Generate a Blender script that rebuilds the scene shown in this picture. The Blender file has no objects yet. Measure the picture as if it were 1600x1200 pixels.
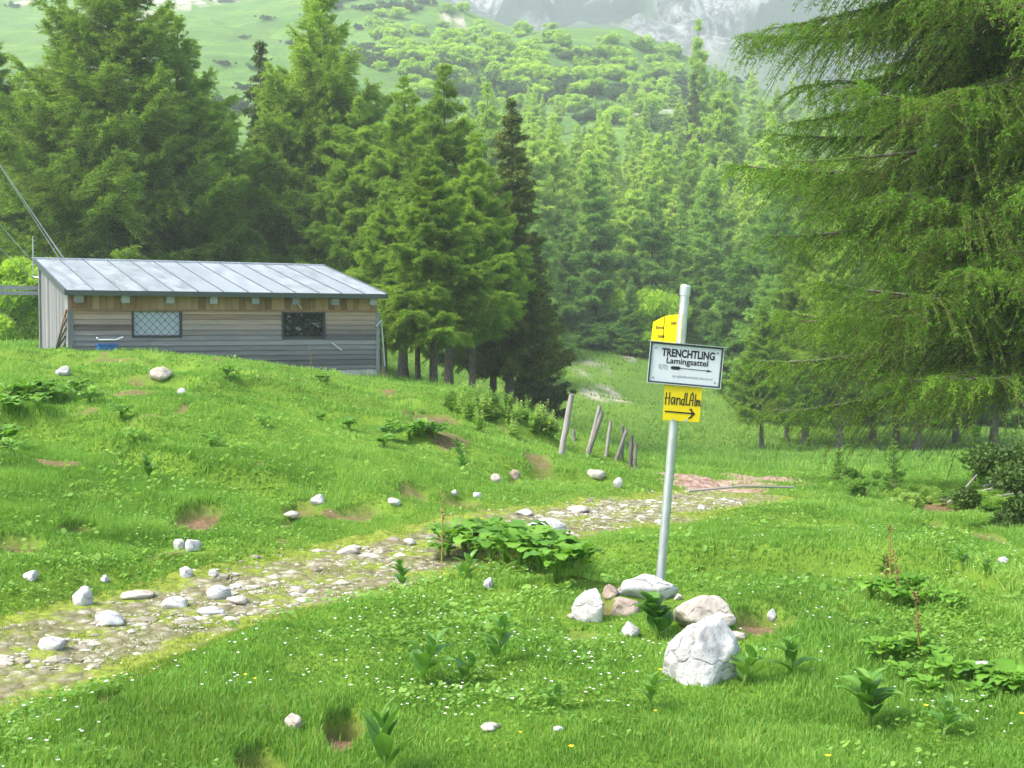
import bpy, math, random
import numpy as np
from mathutils import Vector, Matrix
random.seed(7)
RNG = np.random.default_rng(7)
S = bpy.context.scene
C = S.collection
PI = math.pi

# ---------------------------------------------------------------- camera, world, sun, exposure
CAMZ = 1.6
PITCH = math.atan(90 / 2000)
cam_d = bpy.data.cameras.new('camera')
cam_d.sensor_width = 36.0
cam_d.lens = 45.0
cam_d.clip_start = 0.1
cam_d.clip_end = 9000
cam = bpy.data.objects.new('camera', cam_d)
cam.location = (0, 0, CAMZ)
cam.rotation_euler = (PI / 2 - PITCH, 0, 0)
C.objects.link(cam)
S.camera = cam

SUN_EL, SUN_AZ = math.radians(52), math.radians(-112)      # azimuth measured from +Y towards +X
w = bpy.data.worlds.new('World')
S.world = w
w.use_nodes = True
wn = w.node_tree
bg = wn.nodes['Background']
sky = wn.nodes.new('ShaderNodeTexSky')
sky.sky_type = 'NISHITA'
sky.sun_disc = False
sky.sun_elevation = SUN_EL
sky.sun_rotation = SUN_AZ
sky.air_density = 1.0
sky.dust_density = 3.5
sky.ozone_density = 1.0
wn.links.new(sky.outputs[0], bg.inputs[0])
bg.inputs[1].default_value = 0.15

sun_d = bpy.data.lights.new('sun', 'SUN')
sun_d.energy = 2.0
sun_d.angle = math.radians(22)
sun_d.color = (1.0, 0.95, 0.86)
sun = bpy.data.objects.new('sun', sun_d)
sd = Vector((math.sin(SUN_AZ) * math.cos(SUN_EL), math.cos(SUN_AZ) * math.cos(SUN_EL), math.sin(SUN_EL)))
sun.rotation_euler = sd.to_track_quat('Z', 'Y').to_euler()
C.objects.link(sun)

S.view_settings.view_transform = 'Standard'
S.view_settings.look = 'None'
S.view_settings.exposure = 1.70
S.view_settings.gamma = 1.0
S.render.engine = 'CYCLES'
cy = S.cycles
cy.use_denoising = True
cy.max_bounces = 9
cy.diffuse_bounces = 6
cy.glossy_bounces = 2
cy.transmission_bounces = 6
cy.volume_bounces = 1
cy.transparent_max_bounces = 8
cy.caustics_reflective = False
cy.caustics_refractive = False
cy.sample_clamp_indirect = 4.0

# ---------------------------------------------------------------- noise
def _hash(ix, iy, seed):
    n = (ix.astype(np.int64) * 374761393 + iy.astype(np.int64) * 668265263 + seed * 1442695041) & 0xffffffff
    n = ((n ^ (n >> 13)) * 1274126177) & 0xffffffff
    return ((n ^ (n >> 16)) & 0xffff) / 65535.0

def noise(x, y, seed=0):
    x = np.asarray(x, float); y = np.asarray(y, float)
    ix, iy = np.floor(x), np.floor(y)
    fx, fy = x - ix, y - iy
    fx = fx * fx * (3 - 2 * fx); fy = fy * fy * (3 - 2 * fy)
    a = _hash(ix, iy, seed); b = _hash(ix + 1, iy, seed)
    c = _hash(ix, iy + 1, seed); d = _hash(ix + 1, iy + 1, seed)
    return (a * (1 - fx) + b * fx) * (1 - fy) + (c * (1 - fx) + d * fx) * fy - 0.5

def fbm(x, y, seed=0, octv=4, gain=0.5):
    s = 0; a = 1.0; f = 1.0
    for k in range(octv):
        s = s + a * noise(np.asarray(x) * f + 17.3 * k, np.asarray(y) * f - 9.1 * k, seed + k)
        a *= gain; f *= 2.03
    return s

def smooth(a, b, x):
    t = np.clip((np.asarray(x, float) - a) / (b - a), 0, 1)
    return t * t * (3 - 2 * t)

# ---------------------------------------------------------------- terrain
YS = [2, 4, 6, 8, 10, 12, 14, 16, 20, 24, 28, 34, 42, 60, 75, 90, 130, 180, 250, 330, 450, 700, 1300, 2600]
COL = {
 -700: [0, 0, .1, .4, .7, .9, 1.05, 1.2, 1.4, 1.5, 1.6, 1.7, 2, 4, 6, 9, 18, 32, 56, 84, 130, 220, 300, 300],
 0:    [0, 0, -.02, .13, .34, .5, .62, .74, .9, .98, 1.02, .95, 1.0, 2.4, 4, 6.5, 15, 27, 47, 74, 116, 205, 300, 300],
 200:  [0, 0, 0, .02, .24, .42, .55, .66, .83, .92, .97, .8, .8, 1.6, 3, 5.5, 14, 27, 48, 76, 118, 205, 300, 300],
 400:  [0, 0, 0, .0, .1, .28, .42, .53, .69, .78, .80, .45, .3, .5, 2, 4.5, 13, 26, 48, 77, 120, 205, 280, 280],
 600:  [0, 0, 0, .02, .02, .07, .17, .26, .34, .34, .24, .0, -.2, -.6, 0, 2.5, 11, 24, 48, 79, 122, 180, 200, 200],
 700:  [0, 0, 0, .04, .0, 0, .03, .09, .2, .22, .13, -.1, -.5, -1.6, -1.2, 1, 9.5, 23, 47, 77, 112, 120, 150, 150],
 800:  [0, 0, 0, .05, .0, -.07, -.08, -.08, -.1, -.1, -.15, -.6, -1.2, -2.8, -2.3, .4, 9, 22, 46, 75, 92, 70, 100, 100],
 900:  [0, 0, 0, .03, 0, -.1, -.2, -.28, -.42, -.55, -.8, -1.4, -2.2, -3.6, -2.8, -.4, 8, 21, 46, 77, 90, 60, 90, 90],
 1000: [0, 0, 0, .0, -.02, -.12, -.26, -.42, -.78, -1.12, -1.45, -2.0, -2.7, -3.9, -3.3, -1.2, 7.5, 20, 45, 75, 83, 60, 90, 90],
 1100: [0, 0, 0, .0, -.03, -.13, -.28, -.45, -.82, -1.18, -1.55, -2.1, -2.8, -4.1, -3.7, -1.8, 6.5, 18.5, 42, 67, 71, 75, 110, 110],
 1200: [0, 0, 0, .0, -.05, -.15, -.3, -.48, -.85, -1.25, -1.65, -2.2, -2.9, -4.2, -4.0, -2.3, 5.5, 17, 39, 60, 62, 90, 130, 130],
 1400: [0, 0, 0, .02, -.06, -.2, -.5, -.65, -.95, -1.35, -1.7, -2.25, -2.95, -4.2, -4.2, -3, 3, 13, 30, 44, 50, 110, 150, 150],
 1600: [0, 0, .02, .05, -.05, -.25, -.7, -.85, -1.05, -1.4, -1.75, -2.3, -3.0, -4.2, -4.2, -3, 3, 13, 30, 44, 50, 110, 150, 150],
 2300: [0, 0, .05, .1, 0, -.3, -.7, -.8, -1.0, -1.4, -1.8, -2.3, -3.0, -4.0, -4.0, -2, 5, 16, 34, 50, 60, 120, 160, 160],
}
_cu = np.array([(k - 800) / 2000 for k in sorted(COL)])
_ly = np.log(np.array(YS, float))
_tab = np.array([COL[k] for k in sorted(COL)], float)
GU = np.linspace(-0.76, 0.76, 305)
GL = np.linspace(math.log(2), math.log(2600), 360)
_t1 = np.array([np.interp(GL, _ly, r) for r in _tab])
_t2 = np.array([np.interp(GU, _cu, _t1[:, j]) for j in range(len(GL))]).T
def _blur(a, n, ax):
    k = np.hanning(2 * n + 3)[1:-1]; k /= k.sum()
    p = np.pad(a, [(n, n) if i == ax else (0, 0) for i in range(2)], mode='edge')
    return np.apply_along_axis(lambda v: np.convolve(v, k, 'valid'), ax, p)
_t2 = _blur(_blur(_t2, 9, 0), 7, 1)

def base_h(x, y):
    x = np.asarray(x, float); y = np.asarray(y, float)
    r = np.hypot(x, y)
    yy = np.maximum(np.maximum(y, 0.8 * r * 0 + 2.0), 0)
    yy = np.where(y < 2.0, np.maximum(r * 0.8, 2.0), yy)
    yy = np.where(np.abs(x) > 0.76 * yy, np.maximum(yy, np.abs(x) / 0.76 * 0.9), yy)
    u = np.clip(x / yy, -0.759, 0.759)
    front = smooth(-0.5, 0.3, y / np.maximum(r, 1e-6))
    l = np.clip(np.log(yy), GL[0], GL[-1] - 1e-6)
    fi = (u - GU[0]) / (GU[1] - GU[0]); fj = (l - GL[0]) / (GL[1] - GL[0])
    i = np.clip(fi.astype(int), 0, len(GU) - 2); j = np.clip(fj.astype(int), 0, len(GL) - 2)
    a = fi - i; b = fj - j
    z = (_t2[i, j] * (1 - a) + _t2[i + 1, j] * a) * (1 - b) + (_t2[i, j + 1] * (1 - a) + _t2[i + 1, j + 1] * a) * b
    return z * front - 0.02 * r * (1 - front)

def ray(px, py):
    a = (px - 800) / 2000; b = (600 - py) / 2000
    return np.array([a, math.cos(PITCH) + b * math.sin(PITCH), -math.sin(PITCH) + b * math.cos(PITCH)])
def hit(px, py, h, y0=3.5, y1=900):
    d = ray(px, py); d = d / d[1]
    ts = np.exp(np.linspace(math.log(y0), math.log(y1), 4000))
    z = CAMZ + d[2] * ts
    g = h(d[0] * ts, ts)
    k = np.where(z < g)[0]
    t = ts[k[0]] if len(k) else y1
    return d[0] * t, t
def pt(px, py, Y):
    d = ray(px, py); d = d / d[1] * Y
    return np.array([d[0], Y, CAMZ + d[2]])

# the path centreline, found on the base terrain
PATH_PX = [(-420, 1150), (-200, 1085), (0, 1025), (150, 978), (300, 940), (430, 910), (560, 880), (680, 848), (790, 822), (900, 803), (1000, 788), (1090, 776), (1160, 766)]
PATH_W = [.74, .74, .72, .70, .70, .74, .8, .8, .85, .9, .9, .9, .8]
_pp = np.array([hit(a, b, base_h) for a, b in PATH_PX])
_s = np.r_[0, np.cumsum(np.hypot(*np.diff(_pp, axis=0).T))]
_ss = np.linspace(0, _s[-1], 200)
def _cr(v):
    o = np.interp(_ss, _s, v)
    k = np.hanning(17)[1:-1]; k /= k.sum()
    return np.convolve(np.pad(o, 7, mode='reflect', reflect_type='odd'), k, 'valid')
PCX, PCY, PCW = _cr(_pp[:, 0]), _cr(_pp[:, 1]), _cr(np.array(PATH_W))
def path_d(x, y):
    """signed distance across the path in half widths, and the index along it"""
    x = np.asarray(x, float).ravel(); y = np.asarray(y, float).ravel()
    out = np.full(x.shape, 9.0)
    m = np.where((y > 2) & (y < 26) & (np.abs(x) < 20))[0]
    for c in range(0, len(m), 20000):
        k = m[c:c + 20000]
        d2 = (x[k, None] - PCX[None]) ** 2 + (y[k, None] - PCY[None]) ** 2
        j = d2.argmin(1)
        out[k] = np.sqrt(d2[np.arange(len(k)), j]) / PCW[j]
    return out

# bare soil spots: px, py, half width px, half height px, strength
SPOTS = [(305, 792, 38, 14, 1), (120, 806, 34, 9, .9), (470, 778, 26, 9, 1), (30, 836, 48, 9, .9), (535, 1128, 34, 18, 1.2), (400, 1185, 42, 16, 1.2),
         (670, 645, 44, 16, 1.3), (1195, 974, 46, 12, .95), (1070, 918, 22, 7, .9), (1330, 964, 20, 8, .6), (175, 1097, 16, 7, .7), (300, 660, 10, 8, .7),
         (10, 1122, 12, 9, .8), (560, 790, 40, 7, .8), (725, 776, 30, 7, .7), (805, 742, 16, 8, .8), (455, 805, 14, 10, .8), (1465, 792, 60, 12, .9),
         (840, 720, 26, 8, .7), (1505, 830, 30, 10, .6), (940, 950, 30, 10, .7), (240, 870, 40, 8, .6), (640, 770, 24, 7, .6), (330, 818, 30, 8, .6), (905, 985, 40, 8, .4)]
_sp = []
for a, b, rx, ry, st in SPOTS:
    x0, y0 = hit(a, b, base_h); x1, y1 = hit(a, b - ry, base_h); x2, y2 = hit(a, b + ry, base_h)
    _sp.append((x0, y0, rx / 2000 * y0, max(.14, min(abs(y1 - y2) / 2 * 1.5, 2.2)), st))
def scarp(x, y):
    x = np.asarray(x, float); y = np.asarray(y, float); o = np.zeros(x.shape); n = fbm(x * 2.6, y * 2.6, 31, 3)
    for x0, y0, rx, ry, st in _sp:
        v = (y - y0) / ry; d = np.hypot((x - x0) / rx, v) + n * .7
        o = np.maximum(o, st * (1 - smooth(.8, 1.1, d)) * np.clip(.55 + .5 * v, .1, 1))
    return o
def dirt(x, y):
    x = np.asarray(x, float); y = np.asarray(y, float)
    m = np.zeros(x.shape)
    n = fbm(x * 2.6, y * 2.6, 31, 3)
    for x0, y0, rx, ry, st in _sp:
        d = np.hypot((x - x0) / rx, (y - y0) / ry) + n * 0.5
        m = np.maximum(m, st * (1 - smooth(.55, 1.15, d)))
    m = np.maximum(m, .8 * smooth(.40, .52, fbm(x * 1.3, y * 1.1, 37, 4)) * (y < 32) * smooth(.6, -.6, x))
    return np.clip(m, 0, 1)
RED = [hit(a, b, base_h) for a, b in ((1100, 757), (1150, 754), (1195, 752))]
def red(x, y):
    d = np.min([np.hypot((x - a) / .8, (y - b) / 1.3) for a, b in RED], axis=0)
    return (1 - smooth(.7, 1.2, d + fbm(x * 1.7, y * 1.7, 77, 3) * .8))

def H(x, y):
    x = np.asarray(x, float); y = np.asarray(y, float)
    z = base_h(x, y)
    r = np.hypot(x, y)
    pd = path_d(x, y).reshape(x.shape)
    onp = 1 - smooth(.8, 1.5, pd)
    near = 1 - smooth(60, 110, r)
    bank = smooth(1.0, 2.6, pd) * (x < 3) * (y > 7.5)
    z = z + near * (1 - .7 * onp) * (fbm(x * .55, y * .55, 3, 3) * .13 + fbm(x * 2.3, y * 2.3, 5, 3) * .07)
    z = z + near * bank * (smooth(-.12, .16, fbm(x * .42 + 3, y * 1.0, 11, 3)) - .5) * .2
    z = z - near * .11 * scarp(x, y) - .05 * onp * near
    far = smooth(90, 220, r)
    z = z + far * (fbm(x / 45, y / 45, 21, 5) * 8.0 + fbm(x / 7, y / 7, 26, 3) * .9) + smooth(50, 90, r) * fbm(x / 9, y / 9, 24, 3) * .8
    return z

def ground(px, py):
    x, y = hit(px, py, H)
    return float(x), float(y), float(H(np.array([x]), np.array([y]))[0])
def gz(x, y):
    return float(H(np.array([x], float), np.array([y], float))[0])

# ---------------------------------------------------------------- mesh and object helpers
def mesh_np(name, v, faces, mat=None, smooth_sh=False, attrs=None):
    """faces: list of int arrays (n,k)"""
    me = bpy.data.meshes.new(name)
    v = np.asarray(v, np.float32)
    faces = [np.asarray(f, np.int32) for f in (faces if isinstance(faces, list) else [faces]) if len(f)]
    me.vertices.add(len(v)); me.vertices.foreach_set('co', v.ravel())
    loops = np.concatenate([f.ravel() for f in faces])
    tot = np.concatenate([np.full(len(f), f.shape[1], np.int32) for f in faces])
    st = np.r_[0, np.cumsum(tot)[:-1]].astype(np.int32)
    me.loops.add(len(loops)); me.loops.foreach_set('vertex_index', loops)
    me.polygons.add(len(tot)); me.polygons.foreach_set('loop_start', st)
    try: me.polygons.foreach_set('loop_total', tot)
    except Exception: pass
    me.polygons.foreach_set('use_smooth', np.full(len(tot), bool(smooth_sh)))
    me.update(calc_edges=True)
    for k, a in (attrs or {}).items():
        at = me.attributes.new(k, 'FLOAT', 'POINT')
        at.data.foreach_set('value', np.asarray(a, np.float32))
    if mat: me.materials.append(mat)
    return me

class MB:
    def __init__(s): s.v = []; s.f = {3: [], 4: []}; s.t = []; s.n = 0
    def add(s, v, f, tone=0.5):
        v = np.asarray(v, float); s.v.append(v); s.t.append(np.full(len(v), tone) if np.isscalar(tone) else np.asarray(tone))
        for q in f: s.f[len(q)].append([i + s.n for i in q]) if len(q) in (3, 4) else s._fan(q)
        s.n += len(v); return s
    def _fan(s, q):
        for i in range(1, len(q) - 1): s.f[3].append([q[0] + s.n, q[i] + s.n, q[i + 1] + s.n])
    def box(s, a, b, M=None, tone=.5):
        (x0, y0, z0), (x1, y1, z1) = a, b
        v = np.array([(x, y, z) for z in (z0, z1) for y in (y0, y1) for x in (x0, x1)], float)
        if M is not None: v = np.array([M @ Vector(p) for p in v])
        return s.add(v, [(0, 2, 3, 1), (4, 5, 7, 6), (0, 1, 5, 4), (2, 6, 7, 3), (0, 4, 6, 2), (1, 3, 7, 5)], tone)
    def tube(s, pts, rad, n=8, cap=True, tone=.5):
        pts = [Vector(p) for p in pts]; k = len(pts)
        rad = [rad] * k if np.isscalar(rad) else rad
        V = []
        for i, p in enumerate(pts):
            d = (pts[min(i + 1, k - 1)] - pts[max(i - 1, 0)]).normalized()
            a = d.orthogonal().normalized() if i == 0 else (a - d * a.dot(d)).normalized()
            b = d.cross(a)
            for j in range(n):
                t = 2 * PI * j / n
                V.append(p + (a * math.cos(t) + b * math.sin(t)) * rad[i])
        F = [(i * n + j, i * n + (j + 1) % n, (i + 1) * n + (j + 1) % n, (i + 1) * n + j) for i in range(k - 1) for j in range(n)]
        if cap:
            F.append(tuple(range(n))[::-1]); F.append(tuple((k - 1) * n + j for j in range(n)))
        return s.add([tuple(p) for p in V], F, tone)
    def prism(s, outline, y0, y1, tone=.5):
        """outline in x,z extruded along y"""
        n = len(outline)
        V = [(x, y0, z) for x, z in outline] + [(x, y1, z) for x, z in outline]
        F = [tuple(range(n)), tuple(range(2 * n - 1, n - 1, -1))] + [(i, i + n, (i + 1) % n + n, (i + 1) % n) for i in range(n)]
        return s.add(V, F, tone)
    def mesh(s, name, mat, sm=False):
        fs = []
        if s.f[3]: fs.append(np.array(s.f[3]))
        if s.f[4]: fs.append(np.array(s.f[4]))
        return mesh_np(name, np.concatenate(s.v), fs, mat, sm, {'tone': np.concatenate(s.t)})
    def build(s, name, mat, parent=None, sm=False):
        return obj(name, s.mesh(name, mat, sm), parent)

def obj(name, me, parent=None, loc=None):
    o = bpy.data.objects.new(name, me); C.objects.link(o)
    if parent: o.parent = parent
    if loc is not None: o.location = loc
    return o
def tag(o, label=None, cat=None, group=None, kind=None):
    if label: o['label'] = label
    if cat: o['category'] = cat
    if group: o['group'] = group
    if kind: o['kind'] = kind
    return o
def empty(name, loc=(0, 0, 0), rz=0):
    o = bpy.data.objects.new(name, None); C.objects.link(o)
    o.location = loc; o.rotation_euler = (0, 0, rz); o.empty_display_size = .2
    return o
def copy_tree(o, parent=None):
    c = o.copy(); C.objects.link(c); c.parent = parent
    for ch in list(o.children): copy_tree(ch, c)
    return c

# ---------------------------------------------------------------- materials
class N:
    def __init__(s, name):
        s.m = bpy.data.materials.new(name); s.m.use_nodes = True
        s.t = s.m.node_tree; s.b = s.t.nodes['Principled BSDF']; s.out = s.t.nodes['Material Output']
    def n(s, typ, **kw):
        nd = s.t.nodes.new('ShaderNode' + typ)
        for k, v in kw.items():
            if k.startswith('i_'): nd.inputs[k[2:].replace('_', ' ')].default_value = v
            else: setattr(nd, k, v)
        return nd
    def l(s, a, b): s.t.links.new(a, b)
    def coord(s, scale=(1, 1, 1), kind='Object'):
        c = s.n('TexCoord'); mp = s.n('Mapping'); mp.inputs['Scale'].default_value = scale
        s.l(c.outputs[kind], mp.inputs[0]); return mp.outputs[0]
    def pos(s, scale=(1, 1, 1)):
        c = s.n('NewGeometry'); mp = s.n('Mapping'); mp.inputs['Scale'].default_value = scale
        s.l(c.outputs['Position'], mp.inputs[0]); return mp.outputs[0]
    def noise(s, vec, scale, detail=4, rough=.55):
        nd = s.n('TexNoise'); nd.inputs['Scale'].default_value = scale; nd.inputs['Detail'].default_value = detail
        nd.inputs['Roughness'].default_value = rough
        if vec is not None: s.l(vec, nd.inputs['Vector'])
        return nd.outputs[0]
    def vor(s, vec, scale, feat='F1'):
        nd = s.n('TexVoronoi', feature=feat); nd.inputs['Scale'].default_value = scale
        s.l(vec, nd.inputs['Vector']); return nd
    def attr(s, name):
        nd = s.n('Attribute', attribute_name=name); return nd.outputs['Fac']
    def ramp(s, fac, stops):
        nd = s.n('ValToRGB'); e = nd.color_ramp.elements
        while len(e) < len(stops): e.new(.5)
        for i, (p, c) in enumerate(stops):
            e[i].position = p; e[i].color = (*c, 1) if len(c) == 3 else c
        s.l(fac, nd.inputs[0]); return nd.outputs[0]
    def maps(s, v, a, b, c=0, d=1):
        nd = s.n('MapRange'); nd.inputs[1].default_value = a; nd.inputs[2].default_value = b
        nd.inputs[3].default_value = c; nd.inputs[4].default_value = d
        s.l(v, nd.inputs[0]); return nd.outputs[0]
    def math(s, op, a, b):
        nd = s.n('Math', operation=op)
        for i, v in enumerate((a, b)):
            if isinstance(v, (int, float)): nd.inputs[i].default_value = v
            else: s.l(v, nd.inputs[i])
        return nd.outputs[0]
    def mix(s, f, a, b, mode='MIX'):
        nd = s.n('Mix', data_type='RGBA', blend_type=mode)
        for i, v in ((0, f), (6, a), (7, b)):
            if isinstance(v, (int, float)): nd.inputs[i].default_value = v
            elif isinstance(v, tuple): nd.inputs[i].default_value = (*v, 1)
            else: s.l(v, nd.inputs[i])
        return nd.outputs[2]
    def bump(s, h, strength=.5, dist=.02):
        nd = s.n('Bump'); nd.inputs['Strength'].default_value = strength; nd.inputs['Distance'].default_value = dist
        s.l(h, nd.inputs['Height']); s.l(nd.outputs[0], s.b.inputs['Normal']); return nd
    def base(s, c, rough=.8, spec=.3, metal=0):
        if isinstance(c, tuple): s.b.inputs['Base Color'].default_value = (*c, 1)
        else: s.l(c, s.b.inputs['Base Color'])
        s.b.inputs['Roughness'].default_value = rough
        s.b.inputs['Specular IOR Level'].default_value = spec
        s.b.inputs['Metallic'].default_value = metal
        return s

def leaf_mat(name, dark, mid, light, trans=.4, scale=1.0, rough=.55, spec=.25, objvar=.25, hue=None):
    m = N(name)
    t = m.attr('tone')
    nz = m.noise(m.pos(), scale, 3)
    f = m.math('ADD', m.math('MULTIPLY', t, .6), m.math('MULTIPLY', m.maps(nz, .3, .7), .4))
    if objvar:
        oi = m.n('ObjectInfo')
        f = m.math('ADD', f, m.math('MULTIPLY', m.math('SUBTRACT', oi.outputs['Random'], .5), objvar * 2))
    col = m.ramp(f, [(.08, dark), (.5, mid), (.95, light)])
    m.base(col, rough, spec)
    tr = m.n('BsdfTranslucent')
    m.l(m.mix(1.0, col, (1.1, 1.1, .7), 'MULTIPLY'), tr.inputs[0])
    mx = m.n('MixShader'); mx.inputs[0].default_value = trans
    m.l(m.b.outputs[0], mx.inputs[1]); m.l(tr.outputs[0], mx.inputs[2]); m.l(mx.outputs[0], m.out.inputs[0])
    return m.m

M = {}
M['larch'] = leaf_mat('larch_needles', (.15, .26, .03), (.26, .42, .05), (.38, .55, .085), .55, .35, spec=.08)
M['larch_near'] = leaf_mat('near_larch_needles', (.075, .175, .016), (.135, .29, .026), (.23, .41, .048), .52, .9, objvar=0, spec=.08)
M['larch_pale'] = leaf_mat('pale_larch_needles', (.27, .44, .07), (.42, .60, .11), (.56, .70, .17), .58, .3, spec=.08)  # backlit glow and haze of the slope larches are put into this paler colour
M['spruce'] = leaf_mat('spruce_needles', (.055, .10, .022), (.10, .155, .032), (.20, .22, .045), .35, .8, objvar=.15)
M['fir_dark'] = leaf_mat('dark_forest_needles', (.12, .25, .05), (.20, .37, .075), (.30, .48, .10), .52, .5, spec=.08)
M['bush'] = leaf_mat('bright_shrub_leaves', (.26, .44, .04), (.42, .62, .06), (.55, .72, .10), .58, .6)
M['mugo'] = leaf_mat('dwarf_pine_needles', (.03, .075, .025), (.055, .12, .035), (.09, .17, .045), .25, .6)
M['dock'] = leaf_mat('dock_leaf', (.07, .19, .02), (.14, .32, .03), (.23, .42, .06), .4, 6, rough=.5, spec=.3, objvar=.15)
M['hellebore'] = leaf_mat('hellebore_leaf', (.06, .17, .03), (.11, .26, .04), (.19, .36, .06), .35, 6, rough=.38, spec=.4, objvar=.2)
M['weed'] = leaf_mat('tall_weed_leaf', (.13, .27, .04), (.25, .44, .06), (.44, .56, .18), .5, 3, rough=.45)
M['grass'] = leaf_mat('grass_blades', (.10, .215, .032), (.185, .365, .06), (.31, .49, .105), .5, .9, rough=.5, spec=.2, objvar=0)
M['grass_dry'] = leaf_mat('yellow_grass_blades', (.14, .22, .03), (.24, .32, .045), (.36, .40, .08), .4, 1.2, objvar=0)
M['petal_white'] = N('white_petals').base((.8, .8, .78), .6).m
M['petal_yellow'] = N('yellow_petals').base((.8, .62, .02), .6).m
M['stalk'] = leaf_mat('reddish_stalk', (.12, .08, .03), (.22, .15, .05), (.32, .25, .08), .1, 5)

def bark():
    m = N('tree_bark'); p = m.coord((3, 3, .7))
    n1 = m.noise(p, 6, 6)
    m.base(m.ramp(n1, [(.3, (.05, .045, .038)), (.6, (.14, .125, .11)), (.8, (.27, .25, .23))]), .9, .2)
    m.bump(n1, .8, .05); return m.m
M['bark'] = bark()
mm = N('twig_bark'); mm.base(mm.ramp(mm.attr('tone'), [(0, (.05, .036, .024)), (1, (.17, .125, .07))]), .9, .1); M['twig'] = mm.m

def ground_mat():
    m = N('meadow_ground')
    p = m.pos()
    big = m.noise(p, .25, 4); mid = m.noise(p, 2.2, 5, .6); fine = m.noise(p, 22, 5, .7)
    g = m.ramp(mid, [(.3, (.06, .12, .014)), (.55, (.12, .215, .025)), (.75, (.19, .28, .04))])
    g = m.mix(m.maps(big, .35, .7), g, m.ramp(fine, [(.3, (.09, .18, .02)), (.7, (.20, .30, .04))]))
    g = m.mix(m.maps(fine, .5, .75, 0, .5), g, (.05, .12, .015))
    # far hillside: sunny meadow with darker tufts
    hn = m.noise(p, .09, 6, .6); hf = m.noise(p, .8, 5, .7)
    hill = m.ramp(hn, [(.3, (.07, .16, .022)), (.5, (.125, .24, .03)), (.7, (.18, .29, .045))])
    hill = m.mix(m.maps(m.noise(m.pos((.06, .06, 1.1)), 1.0, 5, .65), .44, .58, 0, .8), hill, (.09, .155, .04))
    hill = m.mix(m.maps(hf, .48, .62, 0, .75), hill, (.06, .13, .03))
    hill = m.mix(m.maps(m.noise(p, .035, 7, .75), .5, .62, 0, .6), hill, (.07, .145, .035))
    g = m.mix(m.attr('far'), g, hill)
    rockc = m.ramp(m.noise(p, .7, 6, .7), [(.3, (.28, .22, .17)), (.7, (.62, .56, .49))])
    g = m.mix(m.attr('rock'), g, rockc)
    soil = m.ramp(m.noise(p, 14, 6, .7), [(.25, (.07, .042, .024)), (.55, (.19, .12, .072)), (.8, (.32, .22, .145))])
    g = m.mix(m.attr('dirt'), g, soil)
    sc = m.vor(p, 14).outputs['Color']
    rd = m.mix(.6, m.ramp(m.noise(p, 9, 4), [(.3, (.22, .11, .08)), (.7, (.45, .30, .23))]), m.ramp(sc, [(.2, (.2, .12, .09)), (.8, (.5, .4, .33))]))
    g = m.mix(m.attr('red'), g, rd)
    m.base(g, .95, .1)
    m.bump(m.math('ADD', m.math('MULTIPLY', fine, .5), mid), .7, .08)
    return m.m
M['ground'] = ground_mat()

def path_mat():
    m = N('stony_path'); p = m.pos()
    mid = m.noise(p, 1.6, 5, .6); fine = m.noise(p, 26, 5, .7)
    v1 = m.vor(p, 13); v2 = m.vor(p, 34)
    grit = m.ramp(v1.outputs['Color'], [(.1, (.12, .11, .06)), (.5, (.25, .23, .14)), (.95, (.42, .40, .32))])
    g2 = m.ramp(v2.outputs['Color'], [(.1, (.12, .11, .06)), (.9, (.42, .39, .30))])
    grit = m.mix(m.maps(mid, .4, .6), grit, g2)
    grit = m.mix(m.maps(v1.outputs['Distance'], .25, .6, 0, .75), grit, (.13, .12, .05))
    moss = m.ramp(fine, [(.3, (.11, .15, .02)), (.55, (.20, .25, .035)), (.75, (.28, .31, .07))])
    mask = m.math('ADD', m.attr('edge'), m.math('MULTIPLY', m.math('SUBTRACT', m.noise(p, 3.2, 5, .7), .5), 3.4))
    col = m.mix(m.maps(mask, .35, .75), grit, moss)
    m.base(col, .95, .15)
    m.bump(m.math('ADD', m.math('MULTIPLY', v1.outputs['Distance'], -1.0), m.math('MULTIPLY', fine, .6)), .8, .04)
    return m.m
M['path'] = path_mat()

def stone_mat(name, a, b, c, crack=.5, sc=6):
    m = N(name); p = m.coord()
    n1 = m.noise(p, sc, 8, .65); n2 = m.noise(p, sc * 5, 6, .7)
    v = m.vor(p, sc * .55, 'DISTANCE_TO_EDGE')
    wv = m.n('VectorMath', operation='ADD')
    nn = m.n('TexNoise'); nn.inputs['Scale'].default_value = sc; m.l(p, nn.inputs['Vector'])
    vs = m.n('VectorMath', operation='SCALE'); vs.inputs['Scale'].default_value = .35
    m.l(nn.outputs['Color'], vs.inputs[0]); m.l(p, wv.inputs[0]); m.l(vs.outputs[0], wv.inputs[1]); m.l(wv.outputs[0], v.inputs['Vector'])
    col = m.ramp(n1, [(.3, a), (.5, b), (.72, c)])
    cr = m.math('MULTIPLY', m.maps(v.outputs['Distance'], 0, .035, 1, 0), m.maps(n2, .42, .6))
    col = m.mix(m.math('MULTIPLY', cr, crack), col, (.12, .11, .10))
    col = m.mix(m.maps(n2, .58, .72, 0, .35), col, tuple(x * .55 for x in a))
    oi = m.n('ObjectInfo')
    col = m.mix(m.math('MULTIPLY', oi.outputs['Random'], .22), col, (.42, .38, .30))
    m.base(col, .9, .2)
    m.bump(m.math('SUBTRACT', m.math('ADD', n1, m.math('MULTIPLY', n2, .4)), m.math('MULTIPLY', cr, .5)), .7, .04)
    return m.m
M['white_stone'] = stone_mat('white_limestone', (.28, .28, .28), (.48, .48, .48), (.64, .64, .62))
M['tan_stone'] = stone_mat('tan_stone', (.24, .21, .18), (.44, .39, .33), (.60, .56, .50))
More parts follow.
